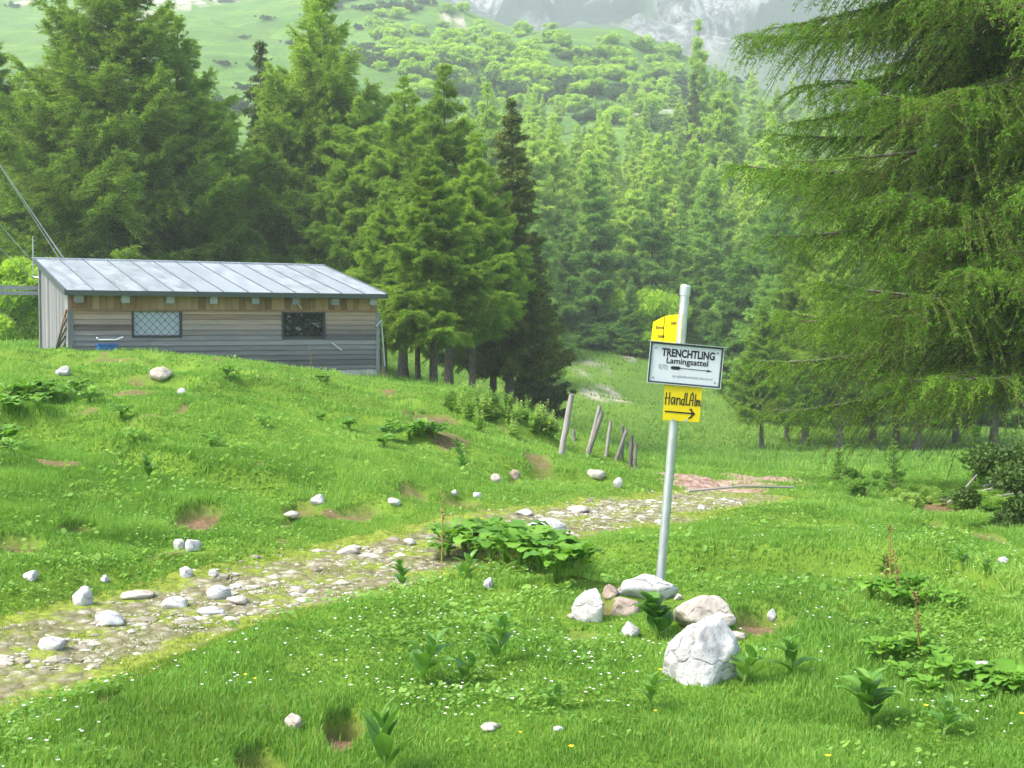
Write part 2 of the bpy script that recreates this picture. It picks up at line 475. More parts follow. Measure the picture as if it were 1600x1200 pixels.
M['brown_stone'] = stone_mat('brown_stone', (.17, .125, .095), (.32, .25, .20), (.48, .41, .35))
M['gravel'] = (lambda m: (m.base(m.ramp(m.attr('tone'), [(0, (.17, .145, .10)), (.5, (.29, .27, .21)), (1, (.48, .46, .41))]), .9, .2), m.bump(m.noise(m.pos(), 60, 4), .6, .01), m.m)[2])(N('loose_stones'))

# ---------------------------------------------------------------- ground sheet
th = np.concatenate([np.linspace(-PI, -.95, 34)[:-1], np.linspace(-.95, -.46, 70)[:-1], np.linspace(-.46, .46, 330), np.linspace(.46, .95, 70)[1:], np.linspace(.95, PI, 34)[1:]])
rr = np.concatenate([[.05, .5, 1, 1.5, 2, 2.5], np.exp(np.arange(math.log(3), math.log(30), .0075)), np.exp(np.arange(math.log(30.2), math.log(2500), .016))])
T, R_ = np.meshgrid(th, rr)
GX, GY = R_ * np.sin(T), R_ * np.cos(T)
gxf, gyf = GX.ravel(), GY.ravel()
zf = H(gxf, gyf)
pdv = path_d(gxf, gyf)
zf -= .06 * (1 - smooth(.75, 1.0, pdv))
far = smooth(55, 110, np.hypot(gxf, gyf))
dr = dirt(gxf, gyf)
ur = gxf / np.maximum(gyf, 1)
# scree and outcrops on the hillside: (px, py, half w, half h)
rock = np.zeros(len(gxf))
for a, b, rx, ry in ((285, 5, 75, 26), (60, 0, 40, 8), (1003, 170, 52, 7), (935, 603, 60, 40), (985, 560, 30, 9), (1165, 230, 60, 9), (700, 25, 30, 6)):
    x0, y0 = hit(a, b, H, 40); xb, yb = hit(a, b + ry, H, 40)
    rx_ = rx / 2000 * y0; ry_ = max(abs(y0 - yb), 2)
    d = np.hypot((gxf - x0) / rx_, (gyf - y0) / ry_) + fbm(gxf / 6, gyf / 6, 55, 4) * 1.3
    rock = np.maximum(rock, (1 - smooth(.6, 1.0, d)) * smooth(-.25, .1, fbm(gxf / 2.5, gyf / 2.5, 58, 3)))
nr, nc = R_.shape
i0 = (np.arange(nr - 1)[:, None] * nc + np.arange(nc - 1)[None]).ravel()
quads = np.stack([i0, i0 + 1, i0 + nc + 1, i0 + nc], 1)[:, ::-1]
g_me = mesh_np('ground', np.stack([gxf, gyf, zf], 1), quads, M['ground'], True,
               {'far': far, 'dirt': dr, 'rock': np.clip(rock, 0, 1), 'red': red(gxf, gyf)})
ground_o = tag(obj('ground', g_me), 'green alpine meadow and hillside under the whole scene', 'ground', kind='structure')

# path sheet
ns, nt = 620, 61
si = np.linspace(0, len(PCX) - 1, ns); cx_ = np.interp(si, np.arange(200), PCX); cy_ = np.interp(si, np.arange(200), PCY); cw_ = np.interp(si, np.arange(200), PCW)
dx, dy = np.gradient(cx_), np.gradient(cy_); dl = np.hypot(dx, dy); nx, ny = -dy / dl, dx / dl
tt = np.linspace(-1.12, 1.12, nt)
PX = cx_[:, None] + nx[:, None] * cw_[:, None] * tt; PY = cy_[:, None] + ny[:, None] * cw_[:, None] * tt
pz = H(PX.ravel(), PY.ravel()) + .004 - .03 * smooth(.9, 1.12, np.abs(np.tile(tt, ns))) + fbm(PX.ravel() * 9, PY.ravel() * 9, 71, 3) * .02
rut = np.abs(np.abs(np.tile(tt, ns)) - .38)
endf = np.repeat(smooth(.88, 1.0, np.linspace(0, 1, ns)), nt)
edge = np.clip(smooth(.62, 1.0, np.abs(np.tile(tt, ns)) + fbm(PX.ravel() * 1.3, PY.ravel() * 1.3, 81, 3) * .35) * 1.1 + .60 - .32 * np.exp(-(rut / .2) ** 2) + .35 * endf, 0, 2)
i0 = (np.arange(ns - 1)[:, None] * nt + np.arange(nt - 1)[None]).ravel()
p_me = mesh_np('path', np.stack([PX.ravel(), PY.ravel(), pz], 1), np.stack([i0, i0 + 1, i0 + nt + 1, i0 + nt], 1)[:, ::-1], M['path'], True, {'edge': edge})
tag(obj('path', p_me), 'stony mossy track running from lower left past the signpost', 'path', kind='structure')

# ---------------------------------------------------------------- far mountain
def mountain():
    xs = np.linspace(-480, 1050, 460); ys = np.linspace(540, 1050, 230)
    X, Y = np.meshgrid(xs, ys); x, y = X.ravel(), Y.ravel()
    px = 800 + x / y * 2000
    t = smooth(540, 940, y)
    hgt = np.interp(px, [-400, 500, 690, 760, 820, 1000, 1250, 1500, 2600], [235, 235, 212, 200, 255, 275, 280, 268, 268])
    rid = 1 - np.abs(fbm(x / 110, y / 110, 91, 5)) * 2
    z = 60 + t * (hgt - 60) + rid * 18 * t + fbm(x / 28, y / 28, 93, 5) * 12 * (.3 + t)
    z += smooth(-.05, .1, fbm(x / 42 + 5, y / 28, 97, 4)) * 18
    z -= 140 * (1 - smooth(540, 548, y))
    gy_, gx_ = np.gradient(z.reshape(X.shape), ys[1] - ys[0], xs[1] - xs[0])
    slope = np.hypot(gx_, gy_).ravel()
    pyy = 510 - (z - CAMZ) / y * 2000
    n = fbm(x / 38, y / 38, 99, 5)
    rk = smooth(.25, .75, slope) * smooth(-.15, .12, n + .15) * (1 - .8 * smooth(60, 110, pyy)) * (1 - smooth(1130, 1240, px) * .8)
    wd = smooth(.08, .14, fbm(x / 42, y / 42, 105, 5) + .10 * smooth(840, 1000, px) * (1 - smooth(1150, 1250, px)) - .05)
    m = N('mountain_rock'); p = m.pos()
    r1 = m.noise(m.pos((1, 1, .6)), .09, 12, .82)
    rc = m.ramp(r1, [(.42, (.04, .04, .045)), (.5, (.24, .24, .245)), (.58, (.58, .57, .55))])
    gc = m.ramp(m.noise(p, .03, 7, .6), [(.3, (.07, .13, .04)), (.7, (.13, .20, .07))])
    c = m.mix(m.attr('rock'), gc, rc)
    c = m.mix(m.attr('wood'), c, m.ramp(m.noise(p, .25, 5, .7), [(.35, (.008, .02, .012)), (.7, (.025, .05, .022))]))
    m.base(c, .95, .1); m.bump(r1, 1, 6)
    nc_ = len(xs); i0 = (np.arange(len(ys) - 1)[:, None] * nc_ + np.arange(nc_ - 1)[None]).ravel()
    me = mesh_np('mountain', np.stack([x, y, z], 1), np.stack([i0, i0 + 1, i0 + nc_ + 1, i0 + nc_], 1), m.m, True, {'rock': rk, 'wood': wd})
    tag(obj('mountain', me), 'grey rocky mountainside with dwarf pine patches in the haze', 'mountain', kind='structure')
mountain()

# ---------------------------------------------------------------- conifers and shrubs
def tubes_np(P, Rr, n=4):
    """P (B,K,3) polylines, Rr (B,K) radii -> verts, quads"""
    B, K, _ = P.shape
    D = np.gradient(P, axis=1); D /= np.linalg.norm(D, axis=2, keepdims=True) + 1e-9
    up = np.array([.13, .21, .97])
    A = np.cross(D, up); A /= np.linalg.norm(A, axis=2, keepdims=True) + 1e-9
    Bv = np.cross(D, A)
    t = 2 * PI * np.arange(n) / n
    V = P[:, :, None] + (A[:, :, None] * np.cos(t)[None, None, :, None] + Bv[:, :, None] * np.sin(t)[None, None, :, None]) * Rr[:, :, None, None]
    b = np.arange(B)[:, None, None]; k = np.arange(K - 1)[None, :, None]; j = np.arange(n)[None, None]
    base = (b * K + k) * n
    F = np.stack([base + j, base + (j + 1) % n, base + n + (j + 1) % n, base + n + j], -1).reshape(-1, 4)
    return V.reshape(-1, 3), F

def tris_leaves(P, D, ln, wd, rng):
    """leaf triangles at P along D"""
    n = len(P)
    Rn = rng.normal(size=(n, 3)); Rn /= np.linalg.norm(Rn, axis=1, keepdims=True)
    S_ = np.cross(D, Rn); S_ /= np.linalg.norm(S_, axis=1, keepdims=True) + 1e-9
    a = P - D * ln[:, None] * .35 + S_ * wd[:, None] * .5
    b = P - D * ln[:, None] * .35 - S_ * wd[:, None] * .5
    c = P + D * ln[:, None] * .65
    V = np.stack([a, b, c], 1).reshape(-1, 3)
    return V, np.arange(3 * n).reshape(-1, 3)

def conifer(seed, Ht, R, h0, nl, rise, droop, twl, ntw, nleaf, lsize, hang, dens=1.0, trunk_r=.2, curl=.25, gaps=.2, flat=.35, lw=.42):
    """returns (trunk_mesh_data, crown_mesh_data) arrays. R(f): crown radius at height fraction f"""
    rng = np.random.default_rng(seed)
    K = 9
    tz = np.linspace(-.3, Ht, 14)
    bend = .012 * Ht
    tx = np.sin(tz / Ht * 3 + seed) * bend * (tz / Ht) ; ty = np.cos(tz / Ht * 2.2 + seed * 1.7) * bend * (tz / Ht)
    TP = np.stack([tx, ty, tz], 1)[None]
    TR = (trunk_r * (1 - np.clip(tz, 0, Ht) / Ht) ** .85 + .008 + trunk_r * .5 * np.exp(-np.maximum(tz, 0) / .35))[None]
    V1, F1 = tubes_np(TP, TR, 10)
    f = h0 / Ht + (1 - h0 / Ht) * np.sort(rng.random(nl)) ** .95
    f = np.clip(f + .0, 0, .985)
    az = np.arange(nl) * 2.399963 + rng.normal(size=nl) * .5
    L = np.array([R(v) for v in f]) * rng.uniform(.62, 1.1, nl)
    L *= np.where(rng.random(nl) < gaps, rng.uniform(.35, .7, nl), 1)
    t = np.linspace(0, 1, K)[None]
    up = rise * (f * 1.5 - .15) if rise > 0 else rise * np.ones(nl)
    up = up + rng.normal(size=nl) * .09
    hz = (f * Ht)[:, None] + L[:, None] * (up[:, None] * t - droop * t ** 2 + curl * t ** 4)
    bw = rng.normal(size=(nl, 1)) * .16
    azz = az[:, None] + bw * t ** 1.5 + .05 * np.sin(t * 9 + az[:, None])
    rad = L[:, None] * t
    X = np.interp(f * Ht, tz, tx)[:, None] + np.cos(azz) * rad
    Y = np.interp(f * Ht, tz, ty)[:, None] + np.sin(azz) * rad
    LP = np.stack([X, Y, hz], -1)
    LR = (np.clip(L * .013, .006, trunk_r * .4)[:, None] * (1 - t * .85))
    V2, F2 = tubes_np(LP, LR, 4)
    # secondary twigs
    cnt = np.maximum(3, (L * ntw).astype(int))
    li = np.repeat(np.arange(nl), cnt)
    nt_ = len(li)
    tt = rng.uniform(.08, 1, nt_) ** .8
    fi = tt * (K - 1); i = np.minimum(fi.astype(int), K - 2); fr = (fi - i)[:, None]
    S0 = LP[li, i] * (1 - fr) + LP[li, i + 1] * fr
    ax = LP[li, i + 1] - LP[li, i]; ax /= np.linalg.norm(ax, axis=1, keepdims=True)
    side = np.cross(ax, [0, 0, 1.0]); side /= np.linalg.norm(side, axis=1, keepdims=True)
    sg = rng.choice([-1, 1], nt_)[:, None]
    D = side * sg * rng.uniform(.5, 1, (nt_, 1)) + ax * rng.uniform(.3, 1.0, (nt_, 1)) + np.array([0, 0, 1]) * rng.normal(size=(nt_, 1)) * flat * .5
    D /= np.linalg.norm(D, axis=1, keepdims=True)
    TL = twl * np.minimum(L[li], 3.5) / 2.5 * (1.05 - .75 * tt) * rng.uniform(.5, 1.25, nt_) + .04 * twl
    kt = 4; s = np.linspace(0, 1, kt)[None, :, None]
    g = hang * rng.uniform(.4, 1.3, nt_)
    TWP = S0[:, None] + D[:, None] * TL[:, None, None] * s + np.array([0, 0, -1.0]) * (TL * g)[:, None, None] * s ** 2
    V3, F3 = tubes_np(TWP, (np.clip(TL * .008, .0025, .012) * lsize / .06)[:, None] * np.linspace(1, .4, kt)[None], 3)
    # needles
    wgt = TL / TL.sum()
    k = rng.choice(nt_, nleaf, p=wgt)
    u = rng.random(nleaf)[:, None] ** .8
    P = S0[k] + D[k] * TL[k, None] * u + np.array([0, 0, -1.0]) * (TL[k] * g[k])[:, None] * u ** 2
    dd = D[k] + np.array([0, 0, -2.0]) * g[k][:, None] * u
    dd /= np.linalg.norm(dd, axis=1, keepdims=True) + 1e-9
    rn = rng.normal(size=(nleaf, 3)); rn /= np.linalg.norm(rn, axis=1, keepdims=True)
    ld = dd * .5 + rn * .8; ld /= np.linalg.norm(ld, axis=1, keepdims=True)
    P = P + rn * lsize * .35 + rng.normal(size=(nleaf, 3)) * np.array([1, 1, .7]) * lsize * .3
    ls = lsize * rng.uniform(.6, 1.35, nleaf)
    VL, FL = tris_leaves(P, ld, ls, ls * lw, rng)
    tone = np.clip(.5 + .22 * rng.normal(size=nleaf) * .6 + .16 * rng.normal(size=nl)[li][k] + .18 * (u[:, 0] - .5), 0, 1)
    nv1 = len(V1)
    return (np.concatenate([V1, V2]), np.concatenate([F1, F2 + nv1])), (V3, F3), (VL, FL, np.repeat(tone, 3))

def make_tree_meshes(nm, leafmat, *a, twigs=True, **k):
    tr, tw, cr = conifer(*a, **k)
    mt = mesh_np(nm + '_trunk', tr[0], tr[1], M['bark'], True)
    if twigs:
        nv = len(tw[0])
        me = mesh_np(nm + '_crown', np.concatenate([tw[0], cr[0]]), [tw[1], cr[1] + nv], None, False,
                     {'tone': np.concatenate([np.full(nv, .4), cr[2]])})
        me.materials.append(leafmat); me.materials.append(M['twig'])
        me.polygons.foreach_set('material_index', np.r_[np.ones(len(tw[1]), np.int32), np.zeros(len(cr[1]), np.int32)])
    else:
        me = mesh_np(nm + '_crown', cr[0], cr[1], leafmat, False, {'tone': cr[2]})
    return mt, me

def col_profile(rmax, top=.8, low=.75, peak=.25):
    return lambda f: rmax * (np.interp(f, [0, peak, top, 1], [low, 1, .42, .04]))
def cone_profile(rmax, p=.9):
    return lambda f: rmax * max(.03, (1 - f)) ** p

TM = {}
# near hanging larch, tall broad larches behind the hut, forest larches, spruces
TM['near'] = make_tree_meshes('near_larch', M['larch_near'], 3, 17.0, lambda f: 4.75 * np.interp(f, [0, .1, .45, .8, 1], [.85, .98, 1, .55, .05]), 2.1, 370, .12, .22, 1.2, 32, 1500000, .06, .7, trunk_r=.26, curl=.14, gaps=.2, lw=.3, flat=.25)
TM['broad'] = make_tree_meshes('broad_larch', M['larch'], 5, 17.5, col_profile(6.6, .75, .8, .2), 1.5, 200, .35, .12, 1.5, 22, 620000, .16, .3, lw=.25, trunk_r=.3, curl=.3, gaps=.25)
TM['broad2'] = make_tree_meshes('broad_larch', M['larch'], 15, 17.0, col_profile(5.4, .75, .8, .25), 2.4, 190, .32, .15, 1.45, 22, 540000, .16, .3, lw=.25, trunk_r=.27, curl=.3, gaps=.25)
TM['mid'] = make_tree_meshes('larch', M['larch'], 8, 13.5, col_profile(3.7, .75, .85, .25), 3.3, 170, .24, .18, 1.25, 22, 380000, .15, .32, lw=.25, trunk_r=.18, curl=.25)
TM['mid2'] = make_tree_meshes('larch', M['larch'], 9, 13.0, col_profile(3.9, .7, .9, .22), 3.0, 160, .22, .22, 1.3, 22, 380000, .15, .32, lw=.25, trunk_r=.2, curl=.25)
for i, (sd_, h_, r_) in enumerate(((21, 15, 3.0), (22, 14, 3.4), (23, 15, 2.5))):
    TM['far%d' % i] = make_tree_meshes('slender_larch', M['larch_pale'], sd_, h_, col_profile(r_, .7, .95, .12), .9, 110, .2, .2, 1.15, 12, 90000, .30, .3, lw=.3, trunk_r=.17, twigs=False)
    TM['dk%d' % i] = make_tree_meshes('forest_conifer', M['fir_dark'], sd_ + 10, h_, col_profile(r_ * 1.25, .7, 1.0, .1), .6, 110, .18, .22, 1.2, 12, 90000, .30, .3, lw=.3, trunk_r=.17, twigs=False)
TM['spruce'] = make_tree_meshes('spruce', M['spruce'], 31, 12.2, cone_profile(2.7, .75), 1.7, 240, -.05, .28, .7, 20, 200000, .14, .55, trunk_r=.17, curl=.34, flat=.2, lw=.4)
TM['spruce2'] = make_tree_meshes('spruce', M['spruce'], 32, 11.5, cone_profile(2.2, .8), .6, 170, -.05, .28, .7, 14, 80000, .2, .55, trunk_r=.16, curl=.34, flat=.2)
TM['sapling'] = make_tree_meshes('sapling', M['fir_dark'], 33, 1.3, cone_profile(.42, .75), .08, 60, .25, .05, .3, 50, 9000, .035, .25, trunk_r=.02, curl=.2)

def blob_bush(seed, mat, h, r, nb, nleaf, ls, stems=7, nm='shrub', flat=1.0):
    rng = np.random.default_rng(seed)
    cs = np.stack([rng.normal(size=nb) * r * .42, rng.normal(size=nb) * r * .42, rng.uniform(.02, .66, nb) * h], 1)
    rs = rng.uniform(.13, .34, nb) * r
    k = rng.integers(0, nb, nleaf)
    d = rng.normal(size=(nleaf, 3)); d /= np.linalg.norm(d, axis=1, keepdims=True)
    q = rng.uniform(.35, 1.15, nleaf) ** .7
    P = cs[k] + d * (rs[k] * q)[:, None] * np.array([1, 1, .75 * flat])
    P[:, 2] = np.maximum(P[:, 2], .02)
    ld = rng.normal(size=(nleaf, 3)) + d * .8; ld /= np.linalg.norm(ld, axis=1, keepdims=True)
    s = ls * rng.uniform(.6, 1.3, nleaf)
    V, F = tris_leaves(P, ld, s, s * .75, rng)
    tone = np.repeat(np.clip(.5 + .2 * rng.normal(size=nb)[k] + .1 * rng.normal(size=nleaf), 0, 1), 3)
    cr = mesh_np(nm + '_foliage', V, F, mat, False, {'tone': tone})
    t = np.linspace(0, 1, 5)[None, :, None]
    e = cs[rng.integers(0, nb, stems)]
    P2 = np.array([0, 0, -.1]) * (1 - t) + e[:, None] * t * np.array([1, 1, 1]) + np.array([0, 0, .1 * h]) * np.sin(t * PI)
    V2, F2 = tubes_np(P2, np.full((stems, 1), .015 * h) * np.linspace(1, .4, 5)[None], 5)
    return mesh_np(nm + '_stems', V2, F2, M['bark'], True), cr
BM = {}
for i in range(3):
    BM['bush%d' % i] = blob_bush(41 + i, M['bush'], 3.0, 2.4, 30, 8000, .27)
    BM['mugo%d' % i] = blob_bush(51 + i, M['mugo'], 1.5, 2.6, 26, 9000, .17, flat=.8)
BM['leafy'] = blob_bush(61, M['bush'], 6.0, 3.4, 26, 20000, .26)
BM['nearbush'] = blob_bush(62, M['fir_dark'], .75, .5, 14, 7000, .045)
BM['bramble'] = blob_bush(63, M['weed'], .7, .75, 18, 6000, .06)
M['dark_bush'] = leaf_mat('dark_bush_needles', (.04, .08, .02), (.07, .13, .03), (.12, .19, .04), .25, 3)
BM['darkbush'] = blob_bush(64, M['dark_bush'], 1.5, .8, 22, 22000, .05)

def plant_tree(nm, key, x, y, s=1.0, rz=None, label=None, cat='tree', group=None, sz=None, zoff=0, parts=('trunk', 'crown'), src=TM):
    z = gz(x, y) + zoff
    o = empty(nm, (x, y, z), random.uniform(0, 2 * PI) if rz is None else rz)
    o.scale = (s, s, sz or s)
    for pn, me in zip(parts, src[key]): obj(pn, me, o)
    tag(o, label, cat, group)
    return o
def tree_px(nm, key, px, Y, top_py, label, cat='larch', group=None, hproto=14, wid=1.0, rz=None):
    """a tree standing at depth Y whose tip shows at height top_py"""
    p = pt(px, top_py, Y); x = p[0]; z0 = gz(x, Y)
    s = (p[2] - z0) / hproto
    return plant_tree(nm, key, x, Y, s * wid, rz, label, cat, group, sz=s)

# near larch whose boughs hang into the picture
plant_tree('larch_tree', 'near', 8.6, 20.3, 1.0, 2.1, 'big larch with long hanging boughs filling the upper right of the meadow', 'larch', zoff=-.1)
# trees behind and beside the hut
tree_px('larch_tree', 'broad', 165, 50, -95, 'broad old larch right behind the metal-roofed hut, with dark upswept limbs', group='larches behind the hut', hproto=17.5, rz=.4)
tree_px('larch_tree', 'broad2', 272, 52, 25, 'larch between the broadest larch and the dark spruce, its tip against the green slope', group='larches behind the hut', hproto=17.0, rz=2.0)
tree_px('larch_tree', 'mid2', -25, 58, 20, 'larch with a bare dark trunk cut by the left edge of the picture', group='larches behind the hut', hproto=13)
tree_px('larch_tree', 'broad2', 497, 56, -55, 'tall larch rising high behind the right half of the hut roof', group='larches behind the hut', hproto=17.0, wid=.85, rz=4.1)
tree_px('spruce_tree', 'spruce2', 412, 66, 62, 'dark spruce showing its narrow top against the bright slope above the hut', 'spruce', hproto=11.5)
tree_px('larch_tree', 'mid', 388, 54, 215, 'lower fresh green larch behind the middle of the hut roof', group='larches behind the hut', hproto=13.5)
tree_px('larch_tree', 'mid', 560, 53, 150, 'bright green larch just right of the tall larch over the roof end', group='larches beside the hut', hproto=13.5, rz=1)
tree_px('larch_tree', 'mid2', 628, 52, 118, 'larch with a pointed top left of the twin larch, behind the roof corner', group='larches beside the hut', hproto=13, rz=3)
tree_px('larch_tree', 'mid', 700, 50, 98, 'tallest larch directly left of the brownish spruce', group='larches beside the hut', hproto=13.5, rz=5)
tree_px('larch_tree', 'mid2', 676, 39, 225, 'leaning grey-trunked larch above the bare earth bank right of the hut', group='larches beside the hut', hproto=13, rz=.7, wid=1.1)
tree_px('larch_tree', 'mid', 738, 43, 205, 'larch with a thin dark trunk between the grey-trunked larch and the spruce', group='larches beside the hut', hproto=13.5, rz=2.4)
tree_px('larch_tree', 'mid2', 652, 46, 300, 'short shaded larch close to the right wall of the hut', group='larches beside the hut', hproto=13, rz=4)
tree_px('spruce_tree', 'spruce', 796, 45, 150, 'tall brownish-green spruce standing at the right end of the trees beside the hut', 'spruce', hproto=12.2, rz=1.2)
tree_px('spruce_tree', 'spruce2', 838, 52, 360, 'smaller spruce tucked behind the right foot of the tall brownish spruce', 'spruce', hproto=11.5)
tree_px('larch_tree', 'mid2', 590, 62, 260, 'shaded larch behind the pair at the roof corner', group='larches beside the hut', hproto=13, rz=2)
tree_px('larch_tree', 'mid2', 60, 75, 150, 'hazy larch far behind the left end of the hut', group='larches behind the hut', hproto=13, rz=2.8)
tree_px('larch_tree', 'mid2', 340, 58, 190, 'green larch filling the gap below the slope between the broad larches', group='larches behind the hut', hproto=13, rz=5)
tree_px('larch_tree', 'mid', 450, 60, 200, 'larch squeezed between the low fresh green one and the tall one', group='larches behind the hut', hproto=13.5, rz=3)
tree_px('larch_tree', 'mid2', 110, 66, 60, 'hazier larch left of the broad larch tip', group='larches behind the hut', hproto=13, rz=1)
tree_px('larch_tree', 'mid', 600, 44, 280, 'fresh green larch with low boughs touching the hut roof corner', group='larches beside the hut', hproto=13.5, rz=2)
tree_px('larch_tree', 'mid2', 770, 54, 260, 'larch behind the trunk of the brownish spruce', group='larches beside the hut', hproto=13, rz=2)
def bush_px(nm, key, px, Y, top_py, label, cat, group, hproto, wid=1.0):
    p = pt(px, top_py, Y); z0 = gz(p[0], Y); s = max((p[2] - z0) / hproto, .1)
    return plant_tree(nm, key, p[0], Y, s * wid, None, label, cat, group, sz=s, parts=('stems', 'foliage'), src=BM)
bush_px('leafy_tree', 'leafy', 8, 44, 375, 'bright leafy tree left of the hut at the picture edge', 'leafy tree', 'leafy trees left of the hut', 5.6)
bush_px('leafy_tree', 'leafy', 55, 60, 385, 'smaller leafy tree just left of the hut wall, behind the metal beam', 'leafy tree', 'leafy trees left of the hut', 5.6)
bush_px('leafy_tree', 'leafy', 1022, 92, 428, 'bright leafy tree in front of the dark conifers, left of the sign pole', 'leafy tree', 'leafy trees in the forest', 5.6, .8)
bush_px('leafy_tree', 'leafy', 1045, 125, 300, 'bright leafy tree among larches, higher above the sign pole', 'leafy tree', 'leafy trees in the forest', 5.6)
bush_px('leafy_tree', 'leafy', 1125, 105, 372, 'leafy tree between the dark conifers right of the sign pole', 'leafy tree', 'leafy trees in the forest', 5.6, .8)

# tall individuals on the right half of the hillside
for px, Y, tp, key, wd, lb in (
    (1092, 175, 28, 'far2', .8, 'young larch standing alone on the crest against the grey mountain'),
    (1130, 150, 112, 'far1', 1.0, 'pale sunlit larch right of the dark crest spruce'),
    (1078, 122, 192, 'far2', .9, 'slender pale larch straight above the sign pole'),
    (935, 118, 210, 'far2', .9, 'slender bright larch lit by the sun in the middle of the forest'),
    (1010, 140, 205, 'far0', 1.0, 'pale larch between the slender bright larch and the pole'),
    (868, 112, 180, 'far0', 1.0, 'pale larch directly right of the brownish spruce'),
    (893, 135, 228, 'far1', .9, 'hazy pale larch second right of the brownish spruce'),
    (1165, 98, 385, 'far2', .9, 'narrow larch in front of the dark forest at the edge of the hanging boughs'),
    (1205, 118, 175, 'far1', 1.0, 'pale larch half hidden by the tips of the hanging boughs'),
    (935, 96, 330, 'far1', .9, 'pale larch low on the slope above the fence posts'),
    (760, 110, 128, 'far1', 1.0, 'pale larch peeking over between the tall larch and the spruce'),
    (835, 160, 145, 'far1', 1.0, 'pale larch high on the slope behind the spruce tip')):
    tree_px('larch_tree', key, px, Y, tp, lb, 'larch', 'pale larches on the hillside', hproto=(15, 14, 15)[int(key[-1])], wid=wd)
for px, Y, tp, key, wd, lb in (
    (1085, 170, 115, 'spruce2', .8, 'dark spruce on the crest beneath the lone young larch'),
    (908, 92, 440, 'dk1', 1.1, 'rounded dark conifer at the foot of the forest above the fence'),
    (985, 90, 432, 'dk2', 1.1, 'dark conifer at the foot of the forest left of the leafy tree'),
    (1100, 94, 325, 'dk0', 1.3, 'broad bluish-green conifer behind the top of the sign pole'),
    (1045, 104, 395, 'dk2', 1.1, 'dark conifer above the leafy tree left of the pole'),
    (948, 104, 405, 'dk0', 1.0, 'dark conifer behind the two at the forest foot'),
    (1150, 84, 395, 'dk1', 1.1, 'shaded conifer right of the white sign at the forest edge'),
    (872, 98, 430, 'dk2', 1.0, 'dark conifer close to the right flank of the brownish spruce'),
    (1195, 78, 430, 'dk1', 1.2, 'shaded conifer beneath the tips of the hanging boughs')):
    hp = 11.5 if key == 'spruce2' else (15, 14, 15)[int(key[-1])]
    tree_px('conifer_tree', key, px, Y, tp, lb, 'spruce' if key == 'spruce2' else 'conifer', 'dark conifers on the hillside', hproto=hp, wid=wd)

# the rest of the forest
rngf = np.random.default_rng(99)
capx = [300, 430, 520, 600, 700, 780, 850, 900, 960, 1020, 1060, 1100, 1150, 1200, 1300, 1500, 1800]
capy = [330, 330, 260, 185, 160, 140, 160, 180, 180, 170, 185, 165, 150, 185, 190, 200, 220]
placed = []
cnt = 0
for _ in range(6000):
    if cnt >= 250: break
    px = rngf.uniform(460, 1500); Y = math.exp(rngf.uniform(math.log(76), math.log(235)))
    x = (px - 800) / 2000 * Y
    d = 3.3 + Y * .010
    if any((x - a) ** 2 + (Y - b) ** 2 < d * d for a, b in placed): continue
    if px < 830 and Y < 90: continue
    if 840 < px < 1190 and Y < 92: continue
    z0 = gz(x, Y); hgt = rngf.uniform(8.5, 14.5)
    top = 510 - (z0 + hgt - CAMZ) / Y * 2000
    cap = np.interp(px, capx, capy) + rngf.uniform(-15, 50)
    if top < cap:
        hgt = CAMZ + (510 - cap) * Y / 2000 - z0
        if hgt < 5.5: continue
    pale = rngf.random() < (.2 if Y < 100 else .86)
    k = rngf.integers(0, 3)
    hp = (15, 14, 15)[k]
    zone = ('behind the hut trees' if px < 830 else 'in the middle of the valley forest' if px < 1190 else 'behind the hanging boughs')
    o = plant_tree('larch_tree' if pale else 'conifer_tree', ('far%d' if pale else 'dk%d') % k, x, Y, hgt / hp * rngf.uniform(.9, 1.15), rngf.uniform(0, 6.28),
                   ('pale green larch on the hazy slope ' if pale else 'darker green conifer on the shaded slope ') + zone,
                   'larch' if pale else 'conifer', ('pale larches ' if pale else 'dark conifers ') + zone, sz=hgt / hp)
    placed.append((x, Y)); cnt += 1

# shaded trees across the meadow on the right
for i, (px, Y, tp, bp, lb) in enumerate((
    (1192, 58, 470, 690, 'shaded larch with a stout trunk at the left end of the row across the meadow'),
    (1232, 64, 420, 700, 'shaded larch second in the row across the meadow'),
    (1262, 62, 330, 700, 'shaded larch with low boughs, third in the row across the meadow'),
    (1316, 60, 300, 703, 'larch with the clearest brown trunk in the row across the meadow'),
    (1368, 66, 330, 700, 'shaded larch right of the clear brown trunk across the meadow'),
    (1405, 63, 320, 702, 'thin shaded larch in the middle of the row across the meadow'),
    (1440, 60, 280, 702, 'larch with a grey trunk in the row behind the bramble heap'),
    (1500, 64, 300, 700, 'shaded larch behind the tall green sapling'),
    (1560, 60, 280, 702, 'shaded larch far across the meadow behind the big larch'),
    (1615, 62, 280, 702, 'last shaded larch of the row, at the right edge'))):
    tree_px('larch_tree', ('mid2', 'mid')[i % 2], px, Y, tp, lb, 'larch', 'shaded trees across the meadow', hproto=(13, 13.5)[i % 2], wid=.95)
for px, Y, tp in ((1240, 82, 350), (1290, 88, 330), (1340, 80, 350), (1390, 84, 340), (1460, 82, 340), (1530, 84, 340), (1590, 80, 330), (1650, 84, 300), (1265, 76, 400), (1320, 74, 380), (1365, 76, 390), (1420, 74, 380), (1480, 75, 380), (1555, 76, 370), (1215, 74, 420)):
    tree_px('conifer_tree', 'dk%d' % random.randrange(3), px, Y, tp, 'dark conifer in the second row behind the far meadow', 'conifer', 'dark conifers behind the far meadow', hproto=14.6, wid=1.3)

